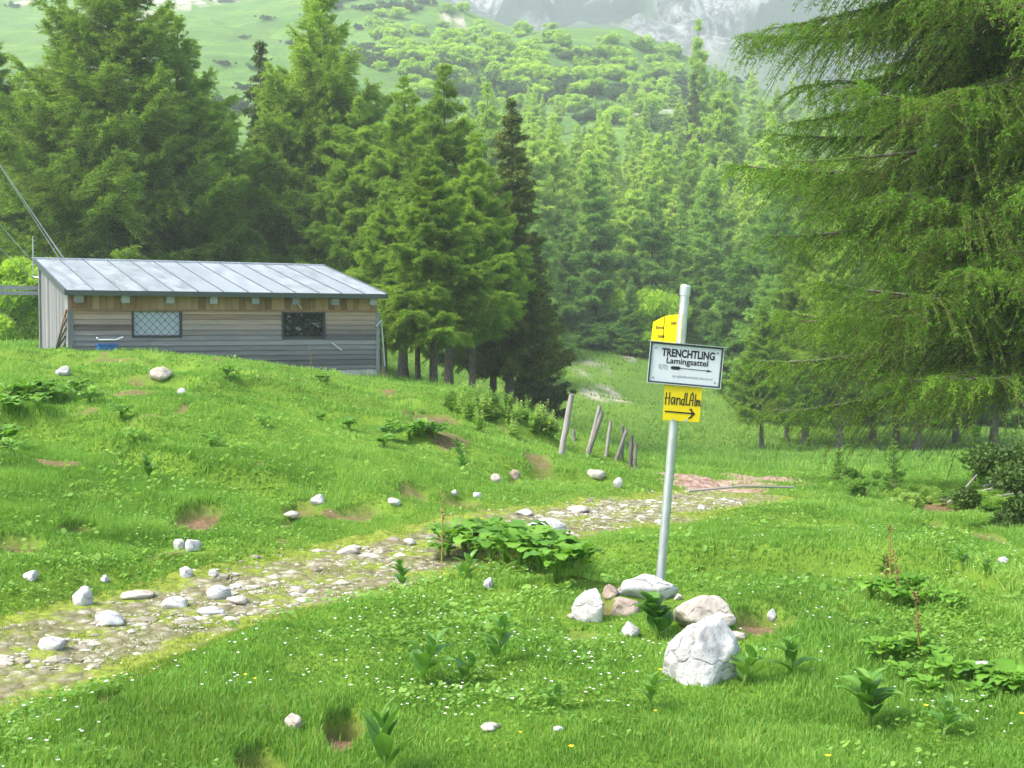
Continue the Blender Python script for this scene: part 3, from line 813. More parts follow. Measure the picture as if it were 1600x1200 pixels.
for i, (px, tp, Y) in enumerate(((1048, 112, 250), (1118, 96, 255), (1148, 118, 230), (1176, 108, 245), (1215, 128, 225), (1240, 118, 250), (1270, 132, 235), (985, 128, 235), (1010, 150, 215), (930, 150, 225), (880, 158, 230), (835, 165, 215), (1062, 150, 200), (1190, 150, 205))):
    tree_px('larch_tree', 'far%d' % (i % 3), px, Y, tp, 'pale larch along the grassy crest below the mountain', 'larch', 'pale larches along the crest', hproto=14.6, wid=1.1)
# hillside shrubs
rb = np.random.default_rng(5)
def slope_bush(nm, key, px, py, s, lab, cat, grp, Y0=120):
    x, y = hit(px, py, H, Y0)
    if y > 890: return
    plant_tree(nm, key, x, y, s, None, lab, cat, grp, parts=('stems', 'foliage'), src=BM)
for _ in range(250):
    px = rb.uniform(590, 1060); py = rb.normal(np.interp(px, [590, 700, 800, 900, 1060], [75, 95, 100, 112, 135]), 30)
    slope_bush('green_shrub', 'bush%d' % rb.integers(3), px, py, rb.uniform(.5, 1.3), 'bright green leafy shrub in the thicket on the upper slope', 'shrub', 'bright shrubs on the upper slope')
for _ in range(45):
    px = rb.uniform(570, 1080); py = rb.normal(np.interp(px, [570, 700, 800, 900, 1080], [90, 118, 130, 132, 150]), 18)
    slope_bush('dwarf_pine', 'mugo%d' % rb.integers(3), px, py, rb.uniform(.9, 1.5), 'dark dwarf pine between the bright shrubs of the upper slope', 'dwarf pine', 'dwarf pines among the bright shrubs')
for px, py, s in ((354, 4, 1.2), (520, 12, 1.3), (575, 16, 1.2), (610, 14, 1.5), (640, 16, 1.5), (610, 45, 1.0), (545, 2, 1.0), (665, 5, 1.3), (430, 160, .9), (360, 165, 1.1), (345, 168, .9), (380, 172, 1.0), (560, 90, 1.2), (590, 98, 1.3), (620, 92, 1.2), (650, 100, 1.4), (575, 75, 1.0), (20, 12, .9), (500, 40, .8), (480, 25, .6), (415, 30, .7), (455, 70, .7), (380, 60, .6), (400, 110, .7), (530, 70, .8), (350, 100, .6), (600, 60, .9), (560, 45, .8), (440, 120, .6), (380, 140, .7), (520, 110, .7), (1052, 200, 1.2), (1030, 203, 1.1), (1060, 130, 1.4), (1120, 140, 1.4), (1150, 130, 1.2)):
    slope_bush('dwarf_pine', 'mugo%d' % rb.integers(3), px, py, s, 'low dark dwarf pine scattered on the open green slope', 'dwarf pine', 'dwarf pines on the open slope')
for px, py, s in ((660, 150, 1), (700, 165, .9), (740, 140, 1.2), (810, 165, 1), (650, 120, 1.1), (850, 150, 1.2), (890, 175, .8), (1045, 150, 1.0), (1190, 180, 1.2), (1160, 165, 1.0)):
    slope_bush('green_shrub', 'bush%d' % rb.integers(3), px, py, s, 'single bright shrub on the grass below the thicket', 'shrub', 'single shrubs below the thicket')

# ---------------------------------------------------------------- the hut
def wood_mat(name, c0, c1, c2, vert=False, warm=None):
    m = N(name)
    sc = (9, 9, .5) if vert else (.5, 9, 14)
    p = m.coord(sc)
    g = m.noise(p, 3, 7, .7); t = m.attr('tone')
    f = m.math('ADD', m.math('MULTIPLY', g, .65), m.math('MULTIPLY', t, .4))
    col = m.ramp(f, [(.22, c0), (.5, c1), (.8, c2)])
    if warm:
        zc = m.n('SeparateXYZ'); m.l(m.coord(), zc.inputs[0])
        k = m.maps(m.math('ADD', zc.outputs[2], m.math('MULTIPLY', m.noise(m.coord((1.2, 1, 3)), 1.5, 5, .7), .7)), warm[0] + .3, warm[1] + .3)
        col = m.mix(m.math('MULTIPLY', k, .75), col, m.ramp(f, [(.3, (.20, .10, .05)), (.55, (.42, .26, .14)), (.8, (.55, .40, .26))]))
    m.base(col, .85, .2); m.bump(g, .5, .01)
    return m.m
M['board'] = wood_mat('weathered_boards', (.06, .06, .062), (.16, .16, .165), (.30, .29, .29), False, (1.35, 2.1))
M['board_v'] = wood_mat('warm_vertical_boards', (.13, .07, .04), (.30, .18, .10), (.44, .31, .19), True)
M['board_side'] = wood_mat('grey_vertical_boards', (.09, .09, .095), (.18, .19, .20), (.30, .31, .32), True)
M['beam'] = wood_mat('beam_wood', (.14, .15, .16), (.27, .28, .30), (.40, .41, .42))
M['post'] = wood_mat('post_wood', (.06, .055, .05), (.18, .17, .155), (.34, .32, .30), True)

mm = N('roof_zinc'); p = mm.coord((1.5, .4, 1)); rn = mm.noise(p, 2.5, 6, .65)
mm.base(mm.mix(mm.attr('tone'), mm.ramp(rn, [(.3, (.20, .225, .24)), (.5, (.34, .37, .39)), (.7, (.46, .485, .50))]), (.30, .33, .35)), .42, .5, .3)
mm.l(mm.maps(rn, .3, .7, .3, .55), mm.b.inputs['Roughness']); mm.bump(rn, .25, .03); M['zinc'] = mm.m
M['seam'] = N('dark_flashing').base((.10, .12, .15), .5, .5, .5).m
M['seam_light'] = N('grey_seam').base((.14, .16, .18), .5, .5, .3).m
M['iron'] = N('dark_iron').base((.05, .052, .06), .6, .4, .3).m
mm = N('galvanised_steel'); gn = mm.noise(mm.coord((1, 1, .3)), 30, 4); mm.base(mm.ramp(gn, [(.3, (.42, .45, .48)), (.7, (.60, .63, .66))]), .4, .5, .7); mm.bump(gn, .15, .003); M['galv'] = mm.m
M['concrete'] = (lambda m: m.base(m.ramp(m.noise(m.coord(), 5, 6), [(.3, (.35, .34, .31)), (.7, (.55, .53, .49))]), .9).m)(N('whitewashed_concrete'))
M['cable'] = N('cable').base((.55, .57, .6), .4, .5, .4).m
M['curtain'] = (lambda m: m.base(m.ramp(m.noise(m.coord((14, 1, 2)), 3, 3), [(.3, (.35, .40, .46)), (.7, (.62, .68, .75))]), .5, .5).m)(N('pale_curtained_pane'))
mm = N('dark_glass'); mm.base(mm.ramp(mm.noise(mm.coord((2, 1, 4)), 2, 5, .7), [(.56, (.012, .014, .014)), (.64, (.35, .37, .38))]), .08, .8); M['glass'] = mm.m  # pale patches in the base colour stand in for reflections on the pane
M['white_paint'] = N('white_stick').base((.75, .75, .72), .6).m
mm = N('blue_plastic'); mm.base(mm.ramp(mm.noise(mm.coord(), 4, 4), [(.3, (.02, .09, .30)), (.7, (.04, .16, .42))]), .45); M['blue'] = mm.m

YAW = math.radians(28.5)
HX, HY = -10.35, 30.0
L_, W_ = 7.72, 4.15
hut = tag(empty('hut', (HX, HY, 0), YAW), 'low wooden hut with a pale sheet-metal roof on the crest of the meadow', 'hut')
FZ, SZ, EZ = .52, 2.02, 2.31          # foundation top, siding top, eave underside at the front wall
rise = math.tan(math.radians(11.2))
mb = MB(); mb.box((-.02, -.02, -1.2), (L_ + .02, W_ - .02, FZ - .04)); mb.build('foundation', M['concrete'], hut)
rb = random.Random(3)
# front wall: overlapping horizontal boards
w1 = (1.46, 2.56, 1.38, 1.96); w2 = (5.18, 6.24, 1.34, 1.93)      # window openings x0,x1,z0,z1
mb = MB(); z = FZ - .03; nb = 12; bh = (SZ - FZ + .03) / nb
for i in range(nb):
    z0, z1 = z + i * bh, z + (i + 1) * bh
    segs = [(0.0, L_)]
    for (a, b, c, d) in (w1, w2):
        if z1 > c + .01 and z0 < d - .01:
            segs = [q for s_ in segs for q in ((s_[0], min(s_[1], a)), (max(s_[0], b), s_[1])) if q[1] - q[0] > .05]
    for a, b in segs:
        cuts = [a] + ([rb.uniform(a + 1, b - 1)] if b - a > 4 else []) + [b]
        for u, v in zip(cuts[:-1], cuts[1:]):
            t = rb.random()
            mb.add([(u + .002, -.042, z0 + .006), (v - .002, -.042, z0 + .006), (v - .002, -.016, z1 + .012), (u + .002, -.016, z1 + .012),
                    (u + .002, .0, z0), (v - .002, .0, z0), (v - .002, .004, z1 + .012), (u + .002, .004, z1 + .012)],
                   [(0, 1, 2, 3), (4, 7, 6, 5), (0, 4, 5, 1), (3, 2, 6, 7), (0, 3, 7, 4), (1, 5, 6, 2)], t)
mb.build('front_wall', M['board'], hut)
mb = MB()
for i in range(46):
    a = i * L_ / 46
    mb.box((a + .003, -.045 if i % 2 else -.034, SZ - .02), (a + L_ / 46 - .003, .0, EZ + .1), tone=rb.random())
mb.build('upper_boarding', M['board_v'], hut)
mb = MB(); mb.box((-.01, -.06, SZ - .05), (L_ + .01, -.046, SZ + .0), tone=.3); mb.build('trim_board', M['board_v'], hut)
# inner shell, back and right walls
mb = MB()
mb.box((.05, .012, FZ), (L_ - .05, .05, w2[2] - .02)); mb.box((.05, .012, w1[3] + .02), (L_ - .05, .05, EZ))
mb.box((.05, .012, w2[2] - .02), (w1[0] - .01, .05, w1[3] + .02)); mb.box((w1[1] + .01, .012, w2[2] - .02), (w2[0] - .01, .05, w1[3] + .02)); mb.box((w2[1] + .01, .012, w2[2] - .02), (L_ - .05, .05, w1[3] + .02))
mb.build('inner_wall', M['beam'], hut)
def roof_z(y): return EZ + .12 + y * rise
mb = MB()
nv = 26
for i in range(nv):
    a, b = i * W_ / nv, (i + 1) * W_ / nv
    x0, x1 = (L_, L_ + .03)
    V = [(x0, a + .003, FZ - .05), (x1, a + .003, FZ - .05), (x1, b - .003, FZ - .05), (x0, b - .003, FZ - .05), (x0, a + .003, roof_z(a) - .02), (x1, a + .003, roof_z(a) - .02), (x1, b - .003, roof_z(b) - .02), (x0, b - .003, roof_z(b) - .02)]
    mb.add(V, [(0, 3, 2, 1), (4, 5, 6, 7), (0, 1, 5, 4), (2, 3, 7, 6), (0, 4, 7, 3), (1, 2, 6, 5)], rb.random())
mb.build('right_wall', M['board_side'], hut)
mb = MB()
for i in range(nv):
    a, b = i * W_ / nv, (i + 1) * W_ / nv
    zb = .3
    x0, x1 = (-.035, 0)
    V = [(x0, a + .003, zb), (x1, a + .003, zb), (x1, b - .003, zb), (x0, b - .003, zb), (x0, a + .003, roof_z(a) - .02), (x1, a + .003, roof_z(a) - .02), (x1, b - .003, roof_z(b) - .02), (x0, b - .003, roof_z(b) - .02)]
    mb.add(V, [(0, 3, 2, 1), (4, 5, 6, 7), (0, 1, 5, 4), (2, 3, 7, 6), (0, 4, 7, 3), (1, 2, 6, 5)], rb.random())
mb.build('left_wall', M['board_side'], hut)
mb = MB(); mb.box((0, W_, FZ - .05), (L_, W_ + .04, roof_z(W_) - .02)); mb.build('back_wall', M['board_side'], hut)
# slanted boards leaning on the left wall near its front corner
mb = MB()
for i in range(8):
    y = .12 + i * .2
    mb.tube([(-.30 - .02 * i, y + .9, .55), (-.06, y * .35 + .02, 2.0 - i * .20)], .035, 4, tone=rb.random())
mb.build('slanted_boards', M['board'], hut)
mb = MB(); mb.box((-.06, -.07, .3), (.06, -.031, SZ - .05), tone=.2); mb.build('corner_post', M['board_side'], hut); mb = MB(); mb.box((-.08, W_ - .1, .3), (-.036, W_ + .06, roof_z(W_) - .05), tone=.4); mb.build('corner_post', M['board_side'], hut)
mb = MB(); mb.box((L_ - .03, -.062, FZ - .1), (L_ + .06, -.031, SZ - .05), tone=.6); mb.build('corner_post', M['board_side'], hut)
# roof
ox, oy0, oy1 = .14, -.34, W_ + .15
RA = Matrix.Rotation(math.atan(rise), 4, 'X'); 
RM = Matrix.Translation((0, 0, EZ + .14)) @ RA
roof_l = (oy1) / math.cos(math.atan(rise)); roof_f = oy0 / math.cos(math.atan(rise))
mb = MB(); mb.box((-ox, roof_f, 0), (L_ + ox, roof_l, .05), RM); roof = mb.build('roof', M['zinc'], hut)
mb = MB(); npan = 13; pw = (L_ + 2 * ox) / npan
for i in range(npan):
    a = -ox + i * pw
    mb.box((a + .012, roof_f - .012, .052), (a + pw - .012, roof_l + .01, .060 + rb.uniform(0, .006)), RM, rb.random())
mb.build('metal_sheets', M['zinc'], roof)
mb = MB()
for i in range(npan + 1):
    a = -ox + i * pw
    mb.box((a - .011, roof_f - .005, .052), (a + .011, roof_l, .085), RM, .3)
mb.build('standing_seams', M['seam_light'], roof)
mb = MB()
mb.box((-ox - .03, roof_f - .05, -.05), (L_ + ox + .03, roof_f - .014, .066), RM)
mb.box((-ox - .035, roof_f - .013, -.05), (-ox - .002, roof_l + .03, .09), RM); mb.box((L_ + ox + .002, roof_f - .013, -.05), (L_ + ox + .035, roof_l + .03, .09), RM)
mb.build('edge_flashing', M['seam'], roof)
mb = MB(); mb.box((-ox - .05, roof_l + .012, -.06), (L_ + ox + .05, roof_l + .05, .085), RM); mb.tube([RM @ Vector((-ox - .08, roof_l + .03, .088)), RM @ Vector((L_ * .55, roof_l + .03, .092)), RM @ Vector((L_ + ox, roof_l + .03, .088))], .018, 6)
mb.build('ridge_cap', M['galv'], roof)
for i in range(8):
    a = .18 + i * (L_ - .36) / 7
    mb = MB(); mb.box((a - .09, roof_f + .03, -.24), (a + .09, .5, -.012), RM, rb.random()); mb.build('rafter', M['beam'], hut)
# windows
def window(x0, x1, z0, z1, pane_mat, nm):
    mb = MB()
    for q in (((x0 - .05, -.055, z0 - .05), (x1 + .05, -.02, z0)), ((x0 - .05, -.055, z1), (x1 + .05, -.02, z1 + .05)), ((x0 - .05, -.055, z0), (x0, -.02, z1)), ((x1, -.055, z0), (x1 + .05, -.02, z1))):
        mb.box(q[0], q[1], tone=.1)
    fr = mb.build('window', M['iron'], hut); tag(fr, nm)
    mb = MB(); mb.box((x0, .02, z0), (x1, .03, z1)); mb.build('pane', pane_mat, fr)
    mb = MB(); hh = z1 - z0; ww = x1 - x0
    stepx = .19
    for sgn in (1, -1):
        k = -hh
        while k < ww:
            # line x = x0 + k + (z - z0) (or mirrored), clipped to the opening
            a = max(0, -k); b = min(hh, ww - k)
            if b - a > .03:
                p0 = (k + a, a); p1 = (k + b, b)
                f = (lambda p: (x0 + p[0], z0 + p[1])) if sgn > 0 else (lambda p: (x1 - p[0], z0 + p[1]))
                (ax, az_), (bx, bz) = f(p0), f(p1)
                yy = -.045 if sgn > 0 else -.033
                mb.tube([(ax, yy, az_), (bx, yy, bz)], .0075, 4)
            k += stepx
    mb.build('lattice', M['iron'], fr)
window(*w1, M['curtain'], 'window with a pale curtain behind the iron lattice')
window(*w2, M['glass'], 'dark window with painted reflections on the pane behind the iron lattice')
# thin diagonal poles at the right corner, rod at left, beam sticking out
mb = MB(); mb.tube([(L_ + .12, -.05, 1.75), (L_ + .20, -.08, .55)], .018, 6); mb.tube([(L_ - .05, -.1, 1.6), (L_ + .12, -.05, 1.76), (L_ + .14, .1, 1.6)], .02, 6); mb.build('downpipe', M['galv'], hut)
mb = MB(); mb.tube([(6.45, -.08, 1.18), (6.72, -.09, .98)], .012, 5); mb.tube([(5.25, -.38, 2.46), (5.62, -.1, 2.06)], .014, 5); mb.build('loose_stick', M['white_paint'], hut)
mb = MB(); yb = W_ + .1; mb.box((-1.0, yb, 2.42), (0.05, yb + .08, 2.52)); mb.box((-1.0, yb, 2.56), (0.05, yb + .08, 2.66)); mb.box((-1.04, yb - .02, 2.40), (-.98, yb + .1, 2.68)); mb.build('outrigger_beam', M['beam'], hut)
mb = MB(); mb.tube([(-ox - .05, W_ + .1, 2.9), (-ox - .05, W_ + .1, 3.95)], .014, 6); mb.tube([(-ox - .05, W_ + .1, 2.9), (-ox + .2, W_ - .1, 2.85)], .012, 5); mb.build('antenna_rod', M['galv'], hut)

# cables from the roof up to the left
Mh = Matrix.Translation((HX, HY, 0)) @ Matrix.Rotation(YAW, 4, 'Z')
def cable(p0, px, py, Y, lab, r):
    a = Mh @ Vector(p0); b = Vector(pt(px, py, Y)); c = []
    for i in range(17):
        t = i / 16; q = a.lerp(b, t); q.z -= .35 * 4 * t * (1 - t) * .6; c.append(q)
    mb = MB(); mb.tube(c, r, 5); o = mb.build('cable', M['cable']); tag(o, lab, 'cable', 'cables running to the hut')
    return b
ends = [cable((.62, W_ + .1, 3.34), -520, -560, 22, 'thickest pale cable rising from the roof ridge to the left', .016),
        cable((.50, W_ + .1, 3.34), -540, -640, 22, 'thin cable running just above the thickest one', .009),
        cable((-.2, W_ + .15, 3.30), -520, -310, 22, 'slack cable ending at the rod on the roof corner', .009),
        cable((-.1, W_, 2.75), -520, -150, 22, 'lowest cable reaching the hut wall above the beam', .008)]
# a mast outside the view that carries them
mx_, my_ = float(ends[0].x) - .12, 22.0
mast = tag(empty('cable_mast', (mx_, my_, gz(mx_, my_) - .3)), 'wooden mast carrying the cables left of the hut', 'mast')
mb = MB(); mb.tube([(0, 0, 0), (0, 0, 14.6 - gz(mx_, my_))], [.16, .11], 10); mb.build('pole', M['post'], mast)
mb = MB(); mb.box((-.1, -.6, 13.2 - gz(mx_, my_)), (0.12, .6, 13.35 - gz(mx_, my_))); mb.build('crossarm', M['beam'], mast)

# blue tub with a pale stick against the front wall
bp = Mh @ Vector((.75, -.45, 0))
bt = tag(empty('blue_tub', (bp.x, bp.y, .76), YAW), 'blue plastic tub in front of the left end of the hut wall', 'tub')
mb = MB(); mb.add([(-.24, -.18, 0), (.24, -.18, 0), (.24, .18, 0), (-.24, .18, 0), (-.29, -.22, .58), (.29, -.22, .58), (.29, .22, .58), (-.29, .22, .58)], [(0, 3, 2, 1), (0, 1, 5, 4), (1, 2, 6, 5), (2, 3, 7, 6), (3, 0, 4, 7)])
mb.build('body', M['blue'], bt)
mb = MB(); mb.box((-.32, -.25, .56), (.32, -.21, .61)); mb.box((-.32, .21, .56), (.32, .25, .61)); mb.box((-.32, -.21, .56), (-.28, .21, .61)); mb.box((.28, -.21, .56), (.32, .21, .61)); mb.build('rim', M['blue'], bt)
mb = MB(); mb.tube([(-.32, -.2, .72), (-.26, -.12, .66), (.25, -.05, .66), (.48, .1, .74)], .022, 6)
st = mb.build('bent_pipe', M['white_paint']); st.location = bt.location; st.rotation_euler = bt.rotation_euler; bt.scale = (.72, .72, .72); st.scale = (.8, .8, .8); tag(st, 'bent white pipe lying across the blue tub', 'pipe')

# ---------------------------------------------------------------- signpost
bx, by, bz = ground(1030, 922)
LEAN = math.radians(4.6)
sp = tag(empty('signpost', (bx, by, bz - .02)), 'leaning galvanised steel signpost with white and yellow signs', 'signpost')
sp.rotation_euler = (0, LEAN, 0)
KS = by / 8.0
sp.scale = (KS, KS, KS)
PR = .029
mb = MB(); mb.tube([(0, 0, -.25), (0, 0, 1.915)], PR, 24, cap=False); mb.build('pole', M['galv'], sp, True)
mb = MB(); mb.tube([(0, 0, 1.87), (0, 0, 1.925), (0, 0, 1.937)], [PR + .005, PR + .005, PR - .002], 24); mb.build('cap', M['galv'], sp)
def paint(name, c, rough=.4):
    m = N(name); n = m.noise(m.coord(), 12, 5, .6); m.base(m.mix(m.maps(n, .5, .75, 0, .25), c, tuple(x * .7 for x in c)), rough, .5); return m.m
M['sign_white'] = paint('sign_white', (.54, .57, .60)); M['sign_yellow'] = paint('sign_yellow', (.64, .50, .0)); M['black'] = N('black_lettering').base((.015, .015, .015), .6).m
M['faint'] = N('faded_print').base((.33, .35, .37), .6).m; M['frame'] = paint('dark_sign_frame', (.03, .05, .045))
def text_mesh(body, h, width, mat):
    cu = bpy.data.curves.new('lettering', 'FONT'); cu.body = body; cu.size = h; cu.align_x = 'CENTER'; cu.align_y = 'CENTER'; cu.extrude = .0006; cu.offset = h * (.032 if body == 'TRENCHTLING' else .015)
    o = bpy.data.objects.new('tmp', cu); C.objects.link(o)
    bpy.context.view_layer.update()
    me = bpy.data.meshes.new_from_object(o.evaluated_get(bpy.context.evaluated_depsgraph_get()))
    bpy.data.objects.remove(o); bpy.data.curves.remove(cu)
    n = len(me.vertices); co = np.zeros(n * 3); me.vertices.foreach_get('co', co); co = co.reshape(-1, 3)
    co[:, 0] -= (co[:, 0].max() + co[:, 0].min()) / 2; co[:, 0] *= width / (co[:, 0].max() - co[:, 0].min())
    co[:, 1] -= (co[:, 1].max() + co[:, 1].min()) / 2
    me.vertices.foreach_set('co', co.ravel()); me.materials.clear(); me.materials.append(mat); me.update()
    return me
def letter(body, h, width, x, z, mat, par, y=-.0045, roll=0):
    o = obj('lettering', text_mesh(body, h, width, mat), par); o.location = (x, y, z); o.rotation_euler = (PI / 2, roll, 0); return o
# white sign
ws = empty('white_sign', (.035, -PR - .018, 1.44)); ws.parent = sp; ws.rotation_euler = (0, math.radians(.6), math.radians(4))
SW, SH = .437, .232
mb = MB(); mb.box((-SW / 2, 0, -SH / 2), (SW / 2, .008, SH / 2)); mb.build('board', M['sign_white'], ws)
mb = MB(); f = .011
mb.box((-SW / 2 - f, -.007, -SH / 2 - f), (SW / 2 + f, .013, -SH / 2)); mb.box((-SW / 2 - f, -.007, -SH / 2), (-SW / 2, .013, SH / 2)); mb.box((SW / 2, -.007, -SH / 2), (SW / 2 + f, .013, SH / 2)); mb.box((-SW / 2 - f, -.007, SH / 2), (SW / 2 + f, .013, SH / 2 + f))
mb.build('frame', M['frame'], ws)
mb = MB(); mb.box((-SW / 2 - .02, -.022, SH / 2 + f + .001), (SW / 2 + .024, .03, SH / 2 + f + .005)); mb.build('rain_cover', M['galv'], ws)
mb = MB(); a, b = SW / 2 + f, SH / 2 + f
mb.box((-a - .003, -.009, -b - .003), (a + .003, -.004, -b)); mb.box((-a - .003, -.009, -b), (-a, -.004, b)); mb.box((a, -.009, -b), (a + .003, -.004, b)); mb.build('frame_edge', M['sign_white'], ws)
letter('TRENCHTLING', .066, .335, .012, .068, M['black'], ws, -.0012)
letter('Lamingsattel', .052, .262, .010, .014, M['black'], ws, -.0012)
letter('870', .042, .055, -.14, -.022, M['faint'], ws, -.0012)
mb = MB()
mb.prism([(-.085, -.015), (-.04, -.013), (-.025, -.023), (-.04, -.035), (-.085, -.035), (-.092, -.025)], -.0018, -.0004)
mb.prism([(-.026, -.0215), (.14, -.0235), (.14, -.0275), (-.026, -.0255)], -.0016, -.0004)
mb.prism([(.138, -.018), (.172, -.0255), (.138, -.033)], -.0018, -.0004); mb.build('arrow', M['black'], ws)
mb = MB(); x = -.075
rs = random.Random(4)
while x < .17:
    ww = rs.uniform(.012, .03)
    xx = x
    while xx < x + ww: mb.box((xx, -.0016, -.082 + rs.uniform(0, .003)), (xx + .004, -.0004, -.070 + rs.uniform(-.002, .003))); xx += .0065
    x += ww + .008
mb.build('small_print', M['faint'], ws)
mb = MB()
for x in (-.195, .195):
    for z in (-.095, .09): mb.tube([(x, -.003, z), (x, -.0002, z)], .0045, 10)
mb.build('screws', M['iron'], ws)
# lower yellow sign
ys = empty('yellow_square_sign', (.038, -PR - .012, 1.205)); ys.parent = sp; ys.rotation_euler = (0, math.radians(-1.5), math.radians(3))
mb = MB(); mb.prism([(-.118, -.115), (.112, -.118), (.121, .112), (-.118, .118)], 0, .003); mb.build('board', M['sign_yellow'], ys)
mb = MB()
def stroke(pts, r=.0032):
    for a, b in zip(pts[:-1], pts[1:]):
        a, b = Vector(a), Vector(b); d = (b - a).normalized(); n = Vector((-d.y, d.x)) * r; e = d * r * .7
        q = [a - e - n, b + e - n, b + e + n, a - e + n]
        mb.prism([(v.x, v.y) for v in q], -.0018 - stroke.k, -.0004); stroke.k = (stroke.k + .00007) % .0008
stroke.k = 0
Z = .005
stroke([(-.108, -.022 + Z), (-.104, .052 + Z)]); stroke([(-.086, -.022 + Z), (-.083, .054 + Z)]); stroke([(-.112, .018 + Z), (-.078, .02 + Z)])
stroke([(-.052, .022 + Z), (-.066, .024 + Z), (-.073, .0 + Z), (-.066, -.02 + Z), (-.054, .0 + Z), (-.05, .024 + Z), (-.05, -.02 + Z)])
stroke([(-.037, .022 + Z), (-.037, -.02 + Z)]); stroke([(-.037, .005 + Z), (-.027, .022 + Z), (-.018, .018 + Z), (-.016, -.02 + Z)])
stroke([(.004, .015 + Z), (-.006, .012 + Z), (-.008, -.012 + Z), (.0, -.02 + Z), (.008, -.008 + Z), (.014, .055 + Z)]); stroke([(.008, -.008 + Z), (.009, -.022 + Z)])
stroke([(.026, .056 + Z), (.021, -.02 + Z), (.036, -.014 + Z)])
stroke([(.042, -.022 + Z), (.050, .045 + Z), (.061, .058 + Z), (.066, .04 + Z), (.062, -.022 + Z)]); stroke([(.045, .01 + Z), (.066, .012 + Z)])
stroke([(.080, .05 + Z), (.077, -.02 + Z), (.082, -.022 + Z)])
stroke([(.089, .015 + Z), (.088, -.022 + Z)]); stroke([(.089, .006 + Z), (.096, .014 + Z), (.099, -.02 + Z)]); stroke([(.099, .004 + Z), (.107, .012 + Z), (.110, -.024 + Z)])
mb.build('lettering', M['black'], ys)
mb = MB(); stroke([(-.105, -.060), (.070, -.066)], .0045); stroke([(.048, -.040), (.078, -.068), (.045, -.098)], .0045); stroke([(.060, -.036), (.062, -.094)], .0025); mb.build('arrow', M['black'], ys)
mb = MB()
for x in (-.055, .02, .03):
    mb.tube([(x, -.004, -.108 if x < 0 else -.112), (x, .0, -.108 if x < 0 else -.112)], .007, 10)
mb.tube([(-.045, -.004, .108), (-.045, 0, .108)], .006, 10)
mb.build('clamp_bolts', M['galv'], ys)
# upper yellow arrow sign, turned away to the left
ua = empty('yellow_arrow_sign', (-.006, -PR - .004, 1.657)); ua.parent = sp; ua.rotation_euler = (0, math.radians(-1), math.radians(-70))
mb = MB(); mb.prism([(0, -.09), (0, .098), (-.24, .084), (-.40, .045), (-.41, -.075), (-.24, -.085)], -.0015, .0015); mb.build('board', M['sign_yellow'], ua)
mb = MB(); mb.box((-.243, -.0032, -.084), (-.236, -.0018, .083)); rs = random.Random(8)
for z, x0, x1 in ((-.0, -.35, -.24), (-.055, -.31, -.22), (.03, -.14, -.07), (.0, -.0, -.0)):
    x = x0
    while x < x1: mb.box((x, -.003, z + rs.uniform(-.003, .002)), (x + .012, -.0018, z + rs.uniform(.012, .02))); x += .019
mb.build('small_print', M['black'], ua)
mb = MB(); mb.box((-.03, -.004, -.10), (.02, .006, -.092)); mb.build('bracket', M['galv'], ua)
mb = MB(); mb.tube([(0, 0, 1.30), (0, 0, 1.33)], PR + .006, 20, cap=False); mb.tube([(0, 0, 1.52), (0, 0, 1.55)], PR + .006, 20, cap=False); mb.tube([(0, 0, 1.12), (0, 0, 1.14)], PR + .006, 20, cap=False); mb.build('clamp_bands', M['galv'], sp)

# ---------------------------------------------------------------- weathered fence posts: base px,py, depth, top px,py, radius
for bxp, byp, Y, tpx, tpy, rr_, lb in (
    (873, 711, 21.5, 893, 617, .058, 'tallest grey fence post, nearest to the leafy weeds'),
    (914, 709, 22.5, 937, 634, .045, 'grey fence post half hidden behind the split leaning post'),
    (912, 710, 22.0, 941, 643, .05, 'strongly leaning split fence post, crossing the one behind it'),
    (945, 713, 24.0, 954, 658, .04, 'thin dark brown fence post between two leaning pairs'),
    (957, 717, 25.5, 979, 671, .045, 'leaning grey fence post right of the thin dark one'),
    (972, 718, 26.5, 973, 666, .035, 'upright pale fence post behind the second leaning one'),
    (983, 727, 28.0, 987, 682, .04, 'short grey fence post next to last at the path end'),
    (992, 734, 28.5, 993, 692, .038, 'short splintered fence post, last in the row by the pole'),
    (898, 690, 25.0, 896, 672, .05, 'low pale stump of a fence post behind the tallest post')):
    x, y = hit(bxp, byp, H, 12)
    z = gz(x, y)
    tp = pt(tpx, tpy, y + .05); h = tp[2] - z; lx = tp[0] - x
    mb = MB(); n = 11; rp = random.Random(bxp)
    P = [(lx * (k / 8) ** 1.03 + rp.uniform(-.006, .006), rp.uniform(-.006, .006), -.25 + (h + .25) * k / 8) for k in range(9)]
    mb.tube(P, [rr_ * .84 * (1.12 - .03 * k + rp.uniform(-.06, .06)) for k in range(9)], n, tone=rp.random())
    v = mb.v[0]; 
    for j in range(n): v[8 * n + j, 2] += rp.uniform(-.04, .035)
    o = mb.build('fence_post', M['post']); o.location = (x, y, z)
    tag(o, lb, 'fence post', 'old fence posts above the path')

